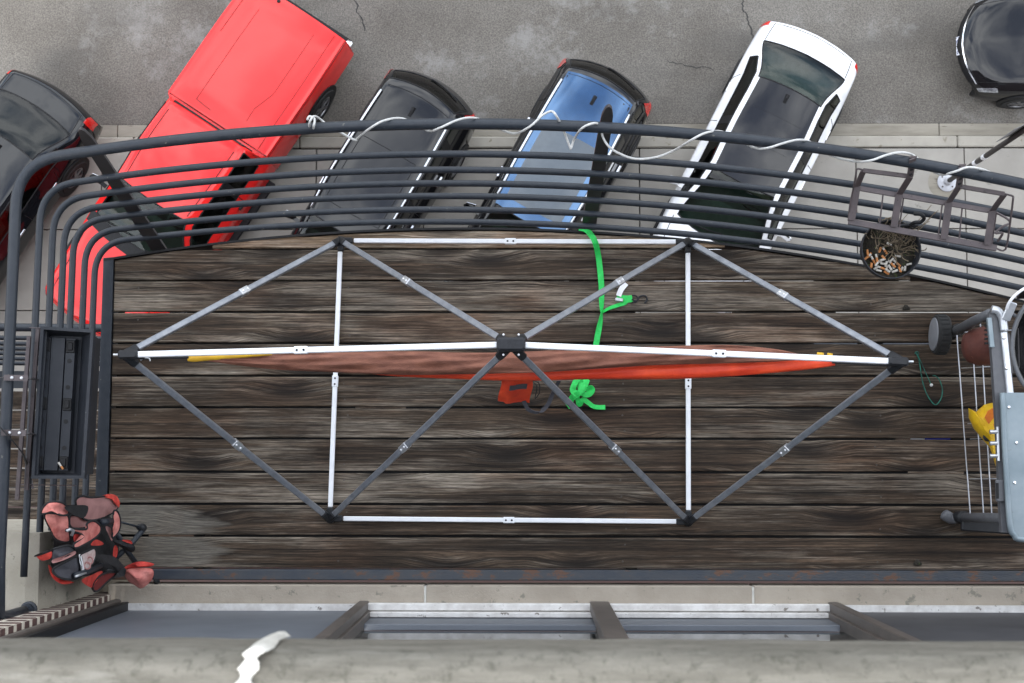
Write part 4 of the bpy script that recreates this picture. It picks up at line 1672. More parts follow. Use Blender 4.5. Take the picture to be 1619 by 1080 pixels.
def hammock():
    t = thing('hammock', 'narrow brown hammock with bright orange edge hanging under the ridge tube', 'hammock', P(808, 575, .4))
    z0, zm = .93, .50
    b = obj('brown_side', loft([(318, 561, 570, .90, .008), (400, 560, 580, .80, .024), (480, 557, 587, .71, .034), (600, 556, 592, .61, .042), (720, 557, 592, .55, .04),
                                (810, 556, 591, .53, .04), (920, 553, 584, .54, .04), (1040, 547, 578, .58, .035), (1140, 546, 574, .66, .03), (1220, 551, 572, .74, .018), (1275, 562, 569, .82, .006)], 26, 3, 2.6), M['brown_cloth'], t, smooth=True)
    o = obj('orange_side', loft([(560, 583, 589, .55, .006), (640, 585, 596, .50, .014), (740, 588, 600, .47, .02), (840, 586, 602, .46, .025), (950, 580, 600, .48, .03),
                                 (1060, 575, 599, .54, .03), (1150, 571, 596, .62, .026), (1230, 568, 589, .71, .02), (1300, 566, 581, .80, .012), (1320, 568, 578, .82, .009)], 22, 8, .6), M['orange'], t, smooth=True)
    y = obj('yellow_end', loft([(297, 560, 571, .92, .009), (306, 559, 572, .915, .012), (330, 559, 570, .89, .012), (370, 558, 567, .855, .010), (430, 556, 562, .81, .006)], 16, 4, .5), M['yellow'], t, smooth=True)
    e2 = MB()
    for p0, p1 in (((1292, 560), (1302, 561)), ((1308, 561), (1316, 562))):
        e2.tube([P(*p0, .83), P(*p1, .83)], .008, 8)
    obj('yellow_toggle', e2, M['yellow'], t, smooth=True)
    obj('suspension_cord', MB().tube(smoothpts([TL + Vector((.02, -.01, -.03)), P(235, 566, .97), P(298, 565, .925)], 6), .006, 6), M['blackcloth'], t, smooth=True)
    obj('suspension_cord', MB().tube(smoothpts([P(1316, 573, .83), P(1370, 576, .93), TR + Vector((-.03, -.012, -.03))], 6), .005, 6), M['blackcloth'], t, smooth=True)
    obj('hook', MB().tube(smoothpts([P(222, 570, .98), P(228, 566, .98), P(236, 567, .98), P(237, 571, .98)], 5), .003, 6), M['joint'], t, smooth=True)
    # storage pouch hanging off the edge
    g = []
    for a in range(13):
        row = []
        for c in range(11):
            fx, fy = a / 12, c / 10
            px = 789 + 52 * fx + 2 * math.sin(fy * 5) + (3 * (1 - fy) if fx < .5 else -2 * fy)
            py = 596 + 41 * fy + 3 * math.sin(fx * 6.3) * .5 - (3 if fx < .2 else 0)
            z = .42 - .16 * fy + .022 * math.sin(math.pi * fx) * math.sin(math.pi * min(1, fy * 1.1)) + .004 * math.sin(fx * 17 + fy * 9)
            row.append(P(px, py, z))
        g.append(row)
    bk = [[p - Vector((0, -.004, .024 * (1 if 0 < c < 10 and 0 < a < 12 else .3))) for c, p in enumerate(r_)] for a, r_ in enumerate(g)]
    pm_ = MB().grid(g)
    pm_.grid(bk, True)
    po = obj('pouch', pm_, M['orange'], t, smooth=True)
    st = [[g[a][c] + Vector((0, 0, .003)) for c in (3, 4, 5)] for a in range(3, 11)]
    obj('reflective_stripe', MB().grid(st), M['greycloth'], po, smooth=True)
    obj('pouch_cord', MB().tube(smoothpts([P(843, 602, .4), P(852, 606, .38), P(853, 620, .34), P(846, 630, .30), P(849, 612, .36), P(843, 604, .4)], 6), .002, 5), M['blackcloth'], po)
    obj('loop_strap', MB().ribbon(smoothpts([P(828, 634, .27), P(836, 648, .25), P(852, 652, .24), P(866, 640, .26), P(874, 622, .3), P(884, 602, .4)], 6), .018, [(1, .4, .5)] * 31, .001), M['greycloth'], t)


hammock()


# ================================================================== GREEN STRAP
def strap():
    t = thing('cam_strap', 'bright green cam strap with black hook lying across the planks', 'strap', P(945, 480, 0))
    def rib(pts, name, wd=.026, tw=None, par=t, m='green'):
        ws = smoothpts([P(a, b, z) for a, b, z, *_ in pts], 6)
        an = []
        src = [p[3] if len(p) > 3 else 90 for p in pts]
        f = np.interp(np.arange(len(ws)) / 6, np.arange(len(src)), src)
        dirs = []
        for i, p in enumerate(ws):
            tt = (ws[min(i + 1, len(ws) - 1)] - ws[max(i - 1, 0)]).normalized()
            flat = Vector((tt.y, -tt.x, 0))
            if flat.length < 1e-4:
                flat = Vector((1, 0, 0))
            flat.normalize()
            a_ = R(f[i] - 90)
            dirs.append(flat * math.cos(a_) + Vector((0, 0, 1)) * math.sin(a_))
        return obj(name, MB().ribbon(ws, wd, dirs, .0012), M[m], par)
    rib([(916, 360, .020, 90), (927, 364, .020, 120), (934, 371, .066, 70), (941, 383, .075, 90), (946, 405, .02, 100), (949, 430, .012, 95), (951, 455, .012, 100), (951, 480, .016, 125), (951, 495, .02, 168)], 'webbing')
    rib([(952, 492, .02, 170), (949, 510, .018, 130), (945, 530, .016, 95), (941, 552, .014, 90), (934, 575, .012, 90), (926, 600, .010, 90), (921, 612, .02, 100)], 'webbing')
    rib([(952, 494, .014, 150), (962, 488, .012, 130), (976, 483, .010, 110), (988, 479, .010, 90), (990, 475, .014, 90)], 'webbing', .018)
    rib([(975, 470, .012, 90), (983, 472, .013, 90), (992, 473, .013, 90), (1000, 472, .013, 90)], 'webbing', .032)
    rib([(990, 448, .012, 90), (982, 458, .02, 100), (978, 468, .02, 90)], 'white_tail', .024, m='white')
    hk = smoothpts([P(999, 473, .016), P(1006, 476, .016), P(1012, 469, .016), P(1020, 468, .016), P(1023, 474, .016), P(1019, 480, .016)], 6)
    obj('hook', MB().tube(hk, .0045, 8), M['black'], t, smooth=True)
    lp = smoothpts([P(999, 467, .016), P(1006, 468, .016), P(1008, 473, .016), P(1005, 478, .016), P(999, 478, .016)], 5)
    obj('hook_eye', MB().tube(lp, .0035, 8), M['black'], t, smooth=True)
    obj('cam_buckle', MB().box(P(979, 474, .02), (.036, .016, .014), Matrix.Rotation(R(-8), 3, 'Z'), bev=.003), M['joint'], t)
    b = thing('strap_bundle', 'crumpled bundle of green webbing below the orange hammock edge', 'strap', P(922, 620, 0))
    rib([(914, 598, .03, 90), (908, 608, .05, 60), (906, 618, .05, 90), (914, 622, .06, 95), (922, 615, .06, 100), (928, 600, .03, 90)], 'webbing', .027, par=b)
    rib([(918, 600, .03, 120), (917, 612, .04, 100), (921, 622, .055, 90), (930, 624, .055, 90), (937, 618, .055, 130), (934, 613, .055, 120), (926, 618, .05, 100)], 'webbing', .024, par=b)
    rib([(922, 606, .06, 90), (918, 618, .07, 80), (911, 625, .06, 90), (905, 628, .03, 95), (900, 640, .012, 100), (897, 643, .01, 90)], 'webbing', .026, par=b)
    rib([(904, 630, .02, 90), (912, 628, .04, 100), (916, 640, .035, 60), (922, 632, .045, 90), (929, 636, .04, 110), (937, 642, .03, 120), (946, 644, .012, 120), (957, 644, .01, 110)], 'webbing', .022, par=b)


strap()


# ================================================================== WHITE CORD ON THE TOP RAIL
def cord():
    t = thing('rope', 'thin white cord wound round the top rail', 'cord', P(800, 205, 1.1))
    zt = 1.135
    zl = 1.04
    zd = 1.0
    pts = [(486, 190, zt), (489, 184, zt), (497, 188, zt), (496, 200, zt), (495, 208, zd), (492, 208, zd), (489, 196, zt), (496, 184, zt), (508, 190, zl), (524, 204, zl),
           (537, 209, zd), (560, 221, zd), (566, 218, zd), (585, 203, zt), (606, 191, zt), (632, 187, zl), (655, 195, zl), (678, 207, zl), (696, 202, zt), (720, 191, zt),
           (742, 186, zt), (762, 190, zl), (788, 203, zl), (814, 211, zl), (838, 200, zt), (858, 182, zt), (872, 176, zt), (880, 184, zt), (890, 204, zl), (901, 232, zd), (903, 234, zd), (908, 220, zd),
           (920, 203, zt), (938, 195, zt), (950, 199, zl), (953, 216, zd), (963, 232, zd), (980, 243, zd), (1004, 251, zd), (1035, 249, zd), (1065, 238, zd), (1092, 222, zt), (1116, 210, zt), (1140, 208, zl),
           (1166, 220, zl), (1194, 234, zl), (1214, 234, zt), (1240, 226, zt), (1264, 221, zt), (1284, 226, zl), (1315, 246, zl), (1350, 255, zl), (1376, 254, zt), (1402, 245, zt), (1424, 241, zt), (1445, 246, zl),
           (1468, 266, zl), (1488, 276, zl), (1508, 272, zt), (1528, 265, zt), (1546, 266, zt), (1566, 273, zl), (1600, 292, zl), (1640, 300, zt)]
    obj('cord_run', MB().tube(smoothpts([P(*p) for p in pts], 5), .0046, 7), M['cord'], t, smooth=True)


cord()


# ================================================================== PLANTER TROUGH (left) AND ITS BRACKET
def trough():
    t = thing('planter_trough', 'empty black plastic planter trough hung on the left railing', 'planter', P(100, 640, .5))
    zr, zf = .97, .885
    rim = [P(64, 516, zr), P(148, 521, zr), P(133, 757, zr), P(49, 757, zr)]
    flo = [P(71, 534, zf), P(123, 537, zf), P(111, 744, zf), P(58, 743, zf)]
    cen = sum(rim, Vector()) / 4
    def lerp_in(L, d):
        c = sum(L, Vector()) / 4
        o = []
        for p in L:
            v = c - p
            o.append(p + Vector((math.copysign(1, v.x) * d, math.copysign(1, v.y) * d, 0)))
        return o
    r1 = lerp_in(rim, .012)
    low = Vector((0, 0, -.015))
    fin = lerp_in(flo, -.012)
    rings = [[p + Vector((0, 0, -.24)) for p in lerp_in(fin, -.004)], [p + Vector((0, 0, -.035)) for p in lerp_in(rim, .014)], [p + Vector((0, 0, -.03)) for p in rim], rim, r1,
             [p + low for p in lerp_in(rim, .014)], [Vector((p.x, p.y, zf - .012)) for p in fin]]
    mb = MB()
    vs = [p for r_ in rings for p in r_]
    fs = []
    for k in range(len(rings) - 1):
        for i in range(4):
            j = (i + 1) % 4
            fs.append((k * 4 + i, k * 4 + j, k * 4 + 4 + j, k * 4 + 4 + i)[::-1])
    fs.append(tuple((len(rings) - 1) * 4 + i for i in range(4)))
    mb.add(vs, fs)
    obj('trough_shell', mb, M['planter'], t)
    # false floor insert with a raised middle, drain holes and clip pockets
    def bl(u, v, dz=0):
        a = flo[0] + (flo[1] - flo[0]) * u
        b = flo[3] + (flo[2] - flo[3]) * u
        p = a + (b - a) * v
        return p + Vector((0, 0, dz))
    ins = MB()
    def slab(u0, u1, v0, v1, z0, z1):
        vs = [bl(u, v, z) for z in (z0, z1) for u, v in ((u0, v0), (u1, v0), (u1, v1), (u0, v1))]
        ins.add(vs, [(3, 2, 1, 0), (4, 5, 6, 7), (0, 1, 5, 4), (1, 2, 6, 5), (2, 3, 7, 6), (3, 0, 4, 7)][::1])
    slab(0, .27, 0, 1, -.01, .03)
    slab(.30, .70, 0.0, 1, -.01, .035)
    slab(.73, 1, 0, 1, -.01, .03)
    io = obj('drain_insert', ins, M['planter'], t)
    hl = MB()
    for u in (.14, .86):
        for v in (.17, .37, .63, .83):
            hl.lathe(bl(u, v, .0305), (0, 0, 1), [(.009, 0), (.009, .0008), (.006, .001)], 10)
    obj('drain_holes', hl, M['trim'], io)
    for u in (.13, .87):
        for v in (.06, .5, .94):
            p = bl(u, v, .032)
            q = MB().box(p, (.034, .048, .006), bev=.002)
            q.box(p + Vector((.0, 0, .005)), (.02, .03, .008), bev=.002)
            obj('clip', q, M['trim'], io)
    bt = thing('cigarette_end', 'pale cigarette end lying in the black planter trough', 'cigarette end', bl(.8, .955, .045))
    p = bl(.8, .955, .048)
    dd = Vector((.55, -.75, 0)).normalized()
    obj('paper', MB().tube([p - dd * .010, p + dd * .008], .0042, 8), M['paper'], bt)
    obj('filter', MB().tube([p + dd * .0085, p + dd * .022], .0042, 8), M['filter'], bt)
    # bracket
    b = thing('trough_bracket', 'brown metal bracket holding the black planter trough', 'bracket', P(45, 640, .8))
    za = 1.115
    for y, nm in ((597, 0), (684, 1)):
        k0, k1 = P(6 - nm * 4, y, za), P(44 - nm * 3, y + 1, za)
        obj('strap_arm', MB().beam(k0, k1, .022, .004), M['brownmetal'], b)
        m2 = MB().beam(k1, P(58 - nm * 4, y + 3, .95), .024, .004, up=(0, 1, 0))
        m2.beam(k0, P(4 - nm * 3, y, .98), .024, .004, up=(0, 1, 0))
        obj('hook_arm', m2, M['blade'], b)
        hb = MB()
        for f in (.35, .75):
            hb.lathe(k0 + (k1 - k0) * f, (0, 0, 1), [(.006, 0), (.006, .006), (.003, .007)], 8)
        obj('bolt', hb, M['joint'], b)
    obj('side_bar', MB().beam(P(46, 532, .95), P(27, 790, .95), .014, .014), M['brownmetal'], b)
    obj('lower_bar', MB().beam(P(60, 520, .92), P(42, 775, .92), .014, .014), M['brownmetal'], b)
    obj('end_wire', MB().tube([P(46, 518, .96), P(66, 519, .96)], .0025, 6), M['brownmetal'], b)
    obj('end_wire', MB().tube([P(30, 766, .9), P(120, 768, .9)], .0025, 6), M['brownmetal'], b)
    # black tie hanging over the rail
    s = thing('black_strap', 'black strap hanging over the left top rail', 'strap', P(20, 700, .9))
    pts = smoothpts([P(-6, 668, 1.13), P(4, 680, 1.13), P(22, 700, 1.1), P(36, 718, 1.0), P(42, 735, .9), P(47, 752, .8)], 6)
    obj('webbing', MB().ribbon(pts, .022, [(.6, -.5, .5)] * len(pts), .002), M['blackcloth'], s)
    obj('metal_tip', MB().tube([P(48, 756, .8), P(51, 772, .78)], .006, 8), M['joint'], s)


trough()


# ================================================================== BOX HOLDER AND ROUND POT (right)
def holder():
    t = thing('window_box_holder', 'empty brown metal window box holder hooked on the right railing', 'window box holder', P(1460, 320, .8))
    def q(cx, cy):
        return 1300 + cx / 3.856, 200 + cy / 3.856
    def pt(cx, cy, z):
        return P(*q(cx, cy), z)
    zr, z2, z3 = 1.0, .84, .80
    def flat(name, a, b, wd=.022, th=.005, up=(0, 0, 1)):
        return obj(name, MB().beam(a, b, wd, th, up=up), M['brownmetal'], t)
    # long rails
    flat('back_rail', pt(250, 268, zr), pt(520, 302, zr), .016, .012)
    flat('back_rail', pt(838, 365, zr), pt(1110, 412, zr), .016, .012)
    flat('middle_rail', pt(195, 372, z2), pt(1045, 518, z2), .018, .012)
    flat('front_rail', pt(160, 578, z3), pt(1062, 742, z3), .024, .012)
    # arms
    for k, (a, b, c) in enumerate((((252, 270), (212, 365), (178, 570)), ((535, 310), (470, 412), (438, 612)), ((832, 370), (772, 462), (742, 685)), ((1108, 418), (1038, 512), (1008, 722)))):
        flat('arm', pt(*a, zr), pt(*b, z2 + .014), .024, .005)
        flat('shelf_bar', pt(*b, z2 + .014), pt(*c, z3 + .014), .028, .005)
        if k in (1, 2):
            top = (552, 196) if k == 1 else (852, 246)
            h = flat('hook_strap', pt(*top, 1.118), pt(*a, zr + .005), .026, .005)
            o2 = MB().beam(pt(top[0] + 3, top[1] - 10, 1.118), pt(top[0] + 4, top[1] - 14, 1.0), .026, .005, up=(0, 1, 0))
            obj('hook_lip', o2, M['brownmetal'], h)
            bo = MB()
            for f in (.3, .6, .85):
                pp = pt(top[0] + (a[0] - top[0]) * f, top[1] + (a[1] - top[1]) * f, 1.118 + (zr - 1.108) * f)
                bo.lathe(pp, (0, 0, 1), [(.006, 0), (.006, .006), (.003, .007)], 8)
            obj('bolt', bo, M['trim'], h)
    for a, b in (((372, 405), (350, 600)), ((497, 430), (470, 620)), ((732, 475), (708, 665)), ((853, 500), (835, 690)), ((1062, 525), (1035, 720))):
        obj('wire', MB().tube([pt(*a, z2), pt(*b, z3)], .0032, 6), M['brownmetal'], t)
    lw = [pt(250, 266, zr), pt(213, 259, zr), pt(205, 300, .98), pt(190, 380, .90), pt(170, 480, .84), pt(160, 575, z3)]
    obj('end_wire', MB().tube(smoothpts(lw, 4), .004, 6), M['brownmetal'], t)
    rw = [pt(1108, 410, zr), pt(1160, 424, zr), pt(1163, 450, zr), pt(1146, 585, .9), pt(1118, 748, z3), pt(1060, 742, z3)]
    obj('end_wire', MB().tube(smoothpts(rw, 4), .004, 6), M['brownmetal'], t)
    r2 = [pt(1060, 525, z2), pt(1125, 560, z2), pt(1145, 588, z2), pt(1100, 610, z2), pt(1055, 650, z2), pt(1100, 650, z2), pt(1070, 700, z3)]
    obj('end_brace', MB().tube(smoothpts(r2, 4), .005, 6), M['brownmetal'], t)

    # round pot used as an ashtray
    z = .62
    c = P(1409, 394, z)
    r = .1235
    p = thing('round_pot', 'round dark plastic pot of dead twigs hung on the railing', 'pot', c - Vector((0, 0, .15)))
    prof = [(r * .72, -.15), (r * .93, -.04), (r * .97, -.035), (r, 0), (r * .985, .006), (r * .95, .004), (r * .93, -.05), (r * .90, -.062)]
    obj('pot_wall', MB().lathe(c, (0, 0, 1), prof[:6] + prof[6:], 36), M['blackhub'], p, autos=50)
    rn = random.Random(21)
    g = []
    for a in range(9):
        row = []
        for b in range(25):
            th = 2 * math.pi * b / 24
            rr = r * .92 * a / 8
            hz = -.05 + .012 * math.sin(5 * rr / r + th * 2) + (.005 * math.sin(th * 7 + a)) * (a > 0)
            row.append(c + Vector((rr * math.cos(th), rr * math.sin(th), hz)))
        g.append(row)
    obj('soil', MB().grid(g), M['soil'], p, smooth=True)
    tw = MB()
    for k in range(95):
        th = rn.uniform(-.35, 2.6)
        rr = r * math.sqrt(rn.uniform(.0, .8))
        a = c + Vector((rr * math.cos(th), rr * math.sin(th), -.045))
        pts = [a]
        d = Vector((rn.uniform(-1, 1), rn.uniform(-.8, .9), rn.uniform(.0, .8))).normalized()
        for q_ in range(4):
            d = (d + Vector((rn.uniform(-.6, .6), rn.uniform(-.6, .6), rn.uniform(-.4, .25)))).normalized()
            pts.append(pts[-1] + d * rn.uniform(.012, .03))
        for q_ in pts:
            v = Vector((q_.x - c.x, q_.y - c.y))
            if v.length > r * 1.12:
                v = v.normalized() * r * rn.uniform(.9, 1.12)
                q_.x, q_.y = c.x + v.x, c.y + v.y
            q_.z = max(q_.z, c.z - .05)
        tw.tube(smoothpts(pts, 2), rn.choice([.0011, .0015, .002]), 4)
    for k in range(6):                      # a few long ones poking out to the back
        a = c + Vector((rn.uniform(.02, .07), rn.uniform(.02, .08), -.04))
        e = a + Vector((rn.uniform(.03, .12), rn.uniform(.06, .14), rn.uniform(.05, .12)))
        tw.tube(smoothpts([a, (a + e) / 2 + Vector((rn.uniform(-.02, .02), 0, .01)), e], 3), .0014, 4)
    obj('dead_twigs', tw, M['twig'], p)['kind'] = 'stuff'
    # leafy bits of moss
    ms = MB()
    for k in range(150):
        th = rn.uniform(0, 6.28)
        rr = r * .85 * math.sqrt(rn.random())
        q_ = c + Vector((rr * math.cos(th), rr * math.sin(th), -.04))
        s_ = rn.uniform(.002, .006)
        ms.add([q_ + Vector((rn.uniform(-s_, s_), rn.uniform(-s_, s_), rn.uniform(-.004, .008))) for _ in range(3)], [(0, 1, 2)])
    obj('moss', ms, pm('pot_moss', (.05, .085, .018), (.09, .12, .03), 60, .9), p)['kind'] = 'stuff'
    hk = smoothpts([P(1436, 358, .64), P(1446, 352, .70), P(1456, 351, .72), P(1461, 345, .74), P(1456, 339, .76), P(1446, 338, .74)], 5)
    obj('hanger_hook', MB().tube(hk, .008, 8), M['black'], p, smooth=True)
    hk = smoothpts([P(1404, 362, .63), P(1430, 356, .66), P(1452, 357, .66)], 5)
    obj('hanger_arm', MB().tube(hk, .007, 8), M['black'], p, smooth=True)
    # cigarette ends, each its own thing
    spots = [(1371, 395, 95, 0), (1373, 405, 40, 1), (1377, 400, 60, 0), (1380, 410, 120, 1), (1378, 416, 80, 0), (1393, 391, 70, 0), (1398, 395, 125, 1), (1394, 404, 130, 0),
             (1406, 386, 150, 2), (1391, 414, 155, 2), (1397, 417, 170, 2), (1386, 418, 50, 2), (1392, 423, 160, 1), (1398, 429, 150, 0), (1404, 428, 140, 2), (1401, 418, 75, 2),
             (1409, 416, 130, 1), (1413, 421, 95, 2), (1417, 415, 140, 1), (1421, 422, 110, 0), (1408, 424, 120, 2), (1414, 429, 20, 2), (1390, 428, 170, 2), (1385, 424, 30, 2),
             (1425, 427, 60, 2), (1437, 418, 12, 2), (1431, 425, 80, 2), (1402, 424, 60, 2), (1395, 411, 20, 2), (1420, 405, 170, 2), (1386, 407, 100, 1), (1410, 411, 45, 2)]
    words = ['orange-tipped', 'two-tone', 'white']
    for i, (px, py, a, k) in enumerate(spots):
        q_ = P(px, py, z - .035 + rn.uniform(-.004, .01))
        d = Vector((math.cos(R(a)), math.sin(R(a)), rn.uniform(-.25, .25))).normalized()
        e = thing('cigarette_end', '%s cigarette end in the round pot of twigs' % words[k], 'cigarette end', q_, group='%s cigarette ends in the round pot' % words[k])
        ln = rn.uniform(.008, .013)
        rr = rn.uniform(.0042, .0052)
        if k != 2:
            obj('filter', MB().tube([q_ - d * (ln + .012), q_], rr, 8), M['filter'], e)
        else:
            obj('filter', MB().tube([q_ - d * .010, q_], rr, 8), M['paper'], e)
        if k != 0:
            obj('paper', MB().tube([q_ + d * .0003, q_ + d * ln * 1.2], rr * .96, 8), M['paper'], e)


holder()


# ================================================================== GRILL CART
def grill():
    t = thing('kettle_grill', 'grey cart barbecue with black kettle and galvanised side shelf', 'barbecue', P(1600, 650, 0))
    zt = .80
    # front panel beam with rounded end
    o = []
    for px, py in ((1564, 500), (1566, 492), (1571, 489), (1578, 492), (1585, 502), (1589, 520), (1592, 560), (1598, 640), (1606, 842), (1584, 842), (1581, 790), (1577, 690), (1570, 580)):
        p = P(px, py, zt)
        o.append((p.x, p.y))
    o = o[::-1]
    if sum(o[i][0] * o[(i + 1) % len(o)][1] - o[(i + 1) % len(o)][0] * o[i][1] for i in range(len(o))) < 0:
        o = o[::-1]
    obj('front_panel', MB().prism(o, zt - .03, zt), M['grey_paint'], t)
    tp = smoothpts([P(1568, 489, zt + .012), P(1578, 492, zt + .012), P(1585, 503, zt + .012), P(1588, 524, zt + .012)], 5)
    obj('corner_trim', MB().tube(tp, .016, 10), M['silver'], t, smooth=True)
    obj('edge_trim', MB().beam(P(1587, 524, zt + .006), P(1598, 630, zt + .006), .026, .02, bev=.004), M['silver'], t)
    # shelf
    o = [P(px, py, zt + .03) for px, py in ((1585, 621), (1700, 621), (1700, 853), (1614, 853), (1604, 847), (1598, 836), (1592, 740))]
    mb = MB().prism([(p.x, p.y) for p in o][::-1], zt + .022, zt + .034)
    sh = obj('side_shelf', mb, M['galv'], t)
    lip = smoothpts([P(px, py, zt + .03) for px, py in ((1585, 621), (1588, 690), (1592, 760), (1597, 830), (1604, 846), (1616, 853), (1690, 854))], 4)
    obj('shelf_lip', MB().tube(lip, .012, 8), M['galv'], sh, smooth=True)
    rv = MB()
    for px, py in ((1595, 644), (1604, 763), (1607, 700)):
        rv.lathe(P(px, py, zt + .034), (0, 0, 1), [(.007, 0), (.006, .004), (.003, .005)], 10)
    obj('rivets', rv, M['chrome'], sh)
    # kettle
    kc = P(1707, 550, zt)
    prof = [(r_ * 1.14, h_) for r_, h_ in [(.06, -.24), (.15, -.20), (.215, -.09), (.232, 0), (.240, .004), (.240, .012), (.226, .012), (.210, -.08), (.15, -.17), (.05, -.20)]]
    obj('kettle', MB().lathe(kc, (0, 0, 1), prof, 48), M['kettle'], t, autos=50)
    obj('kettle_rim', MB().tube([kc + Vector((.269 * math.cos(a), .269 * math.sin(a), .012)) for a in [2 * math.pi * k / 48 for k in range(48)]], .008, 8, closed=True), M['grey_paint'], t, smooth=True)
    gr = MB()
    for k in range(-8, 9):
        x = .029 * k
        hh = math.sqrt(max(.245 ** 2 - x * x, 0))
        gr.tube([kc + Vector((x, -hh, -.02)), kc + Vector((x, hh, -.02))], .003, 5)
    obj('grate', gr, M['blade'], t)
    # brackets holding the kettle
    for py0, py1 in ((528, 590),):
        m2 = MB().beam(P(1590, 528, zt), P(1596, 592, zt), .030, .03, bev=.004)
        obj('kettle_bracket', m2, M['blade'], t)
        rv = MB()
        for px, py in ((1587, 534), (1591, 582)):
            rv.lathe(P(px, py, zt + .016), (0, 0, 1), [(.008, 0), (.007, .005), (.003, .006)], 10)
        obj('bracket_screw', rv, M['chrome'], t)
    # handle hinge and white lid handle at the back corner
    m2 = MB().beam(P(1590, 506, zt + .03), P(1602, 478, zt + .06), .034, .012, bev=.003)
    obj('hinge_plate', m2, M['silver'], t)
    hd = smoothpts([P(1592, 488, zt + .05), P(1596, 478, zt + .07), P(1606, 466, zt + .08), P(1622, 455, zt + .08), P(1640, 450, zt + .08)], 5)
    obj('lid_handle', MB().tube(hd, .006, 8), M['white'], t, smooth=True)
    obj('hinge_arm', MB().tube([P(1591, 490, zt), P(1606, 500, zt)], .008, 8), M['grey_paint'], t)
    # fittings on the panel
    o_ = obj('tool_rack', MB().box(P(1566, 526, zt + .004), (.018, .118, .02), Matrix.Rotation(R(4), 3, 'Z'), bev=.002), M['galv'], t)
    mm = MB()
    for k in range(6):
        p = P(1560, 508 + 7 * k, zt - .01)
        mm.box(p, (.014, .008, .012))
    obj('rack_teeth', mm, M['trim'], t)
    mb = MB().box(P(1578, 702, zt + .006), (.010, .135, .012), bev=.002)
    pl = obj('hook_plate', mb, M['silver'], t)
    mm = MB()
    for py in (683, 701, 721):
        mm.tube([P(1565, py, zt + .006), P(1577, py, zt + .006)], .0085, 10)
    obj('hooks', mm, M['joint'], pl)
    mb = MB().box(P(1581, 776, zt + .008), (.032, .085, .02), bev=.004)
    th = obj('temperature_gauge', mb, M['grey_paint'], t)
    obj('gauge_face', MB().box(P(1577, 776, zt + .0195), (.010, .06, .004)), M['trim'], th)
    # legs
    legs = MB().tube([P(1566, 496, zt - .1), P(1540, 508, .45), P(1506, 527, .10)], .021, 12)
    obj('leg', legs, M['grey_paint'], t, smooth=True)
    obj('leg_sleeve', MB().tube([P(1516, 521, .16), P(1500, 530, .07)], .028, 12), M['black'], t, smooth=True)
    obj('leg', MB().tube([P(1600, 820, zt - .1), P(1560, 819, .38), P(1519, 818, .05)], .021, 12), M['grey_paint'], t, smooth=True)
    obj('leg_sleeve', MB().tube([P(1526, 818, .10), P(1514, 818, .045)], .027, 12), M['black'], t, smooth=True)
    ft = MB().tube(smoothpts([P(1516, 818, .05), P(1506, 820, .035), P(1497, 816, .03), P(1490, 811, .028)], 4), [.024] * 5 + [.026] * 4 + [.025] * 2 + [.02, .010], 12)
    obj('foot', ft, M['grey_paint'], t, smooth=True)
    obj('lower_rail', MB().beam(P(1520, 830, .10), P(1600, 836, .10), .05, .03, bev=.006), M['black'], t)
    # wheel
    wc = P(1488, 529, .092)
    ax = Vector((-1, .05, 0))
    prof = [(.05, -.026), (.082, -.026), (.088, -.018), (.088, .022), (.083, .030), (.074, .032), (.072, .026)]
    wo = obj('wheel', MB().lathe(wc, ax, prof, 36), M['rubber'], t, autos=35)
    tr = MB()
    for k in range(24):
        a = 2 * math.pi * k / 24
        d = Vector((0, math.cos(a), math.sin(a)))
        tr.beam(wc + d * .088 + Vector((-.02, 0, 0)), wc + d * .088 + Vector((.016, 0, 0)), .012, .006, up=d)
    obj('tread', tr, M['rubber'], wo)
    obj('hub_cap', MB().lathe(wc + ax.normalized() * .030, ax, [(.074, 0), (.072, .006), (.04, .012), (.004, .014)], 32), M['grey_light'], wo, autos=40)
    # wire rack near the floor
    rk = MB()
    zr = .24
    for a, b in (((1513, 530), (1534, 812)), ((1536, 521), (1555, 812)), ((1550, 512), (1568, 812)), ((1566, 510), (1590, 812))):
        obj('rack_wire', MB().tube([P(*a, zr), P(*b, zr)], .0027, 6), M['wire'], t)
    for a, b in (((1514, 526), (1600, 522)), ((1520, 582), (1600, 578)), ((1530, 670), (1600, 668)), ((1534, 694), (1600, 692)), ((1533, 757), (1600, 757))):
        obj('rack_wire', MB().tube([P(*a, zr - .006), P(*b, zr - .006)], .0025, 6), M['wire'], t)

    # rusty pot lying on the rack
    c0, c1 = P(1523, 552, .33), P(1562, 546, .34)
    d = (c1 - c0)
    L_ = d.length
    p = thing('rusty_pot', 'rust-brown clay pot lying on the grill rack', 'pot', P(1540, 548, .25))
    obj('pot_wall', MB().lathe(c0, d, [(.035, 0), (.06, .012), (.078, .05), (.083, L_ * .95), (.076, L_), (.07, L_ - .01), (.066, .06), (.03, .03)], 32), M['terracotta'], p, autos=50)
    # yellow charcoal bag
    b = thing('charcoal_bag', 'crumpled yellow plastic bag with orange print under the grill', 'bag', P(1555, 675, .25))
    g = []
    rn = random.Random(2)
    ol = [(1532, 646), (1545, 652), (1556, 642), (1572, 638), (1590, 640), (1592, 700), (1576, 740), (1566, 706), (1552, 690), (1541, 678), (1534, 662)]
    cx, cy = 1563, 672
    m = MB()
    rings = []
    ops = ol
    for k, (f, z) in enumerate(((1.06, .26), (1.02, .31), (.88, .36), (.68, .39), (.44, .405), (.2, .41))):
        rings.append([P(cx + (a - cx) * f + rn.uniform(-1, 1), cy + (c_ - cy) * f + rn.uniform(-1, 1), z + rn.uniform(-.007, .007)) for a, c_ in ops])
    n = len(ops)
    vs = [p_ for r_ in rings for p_ in r_]
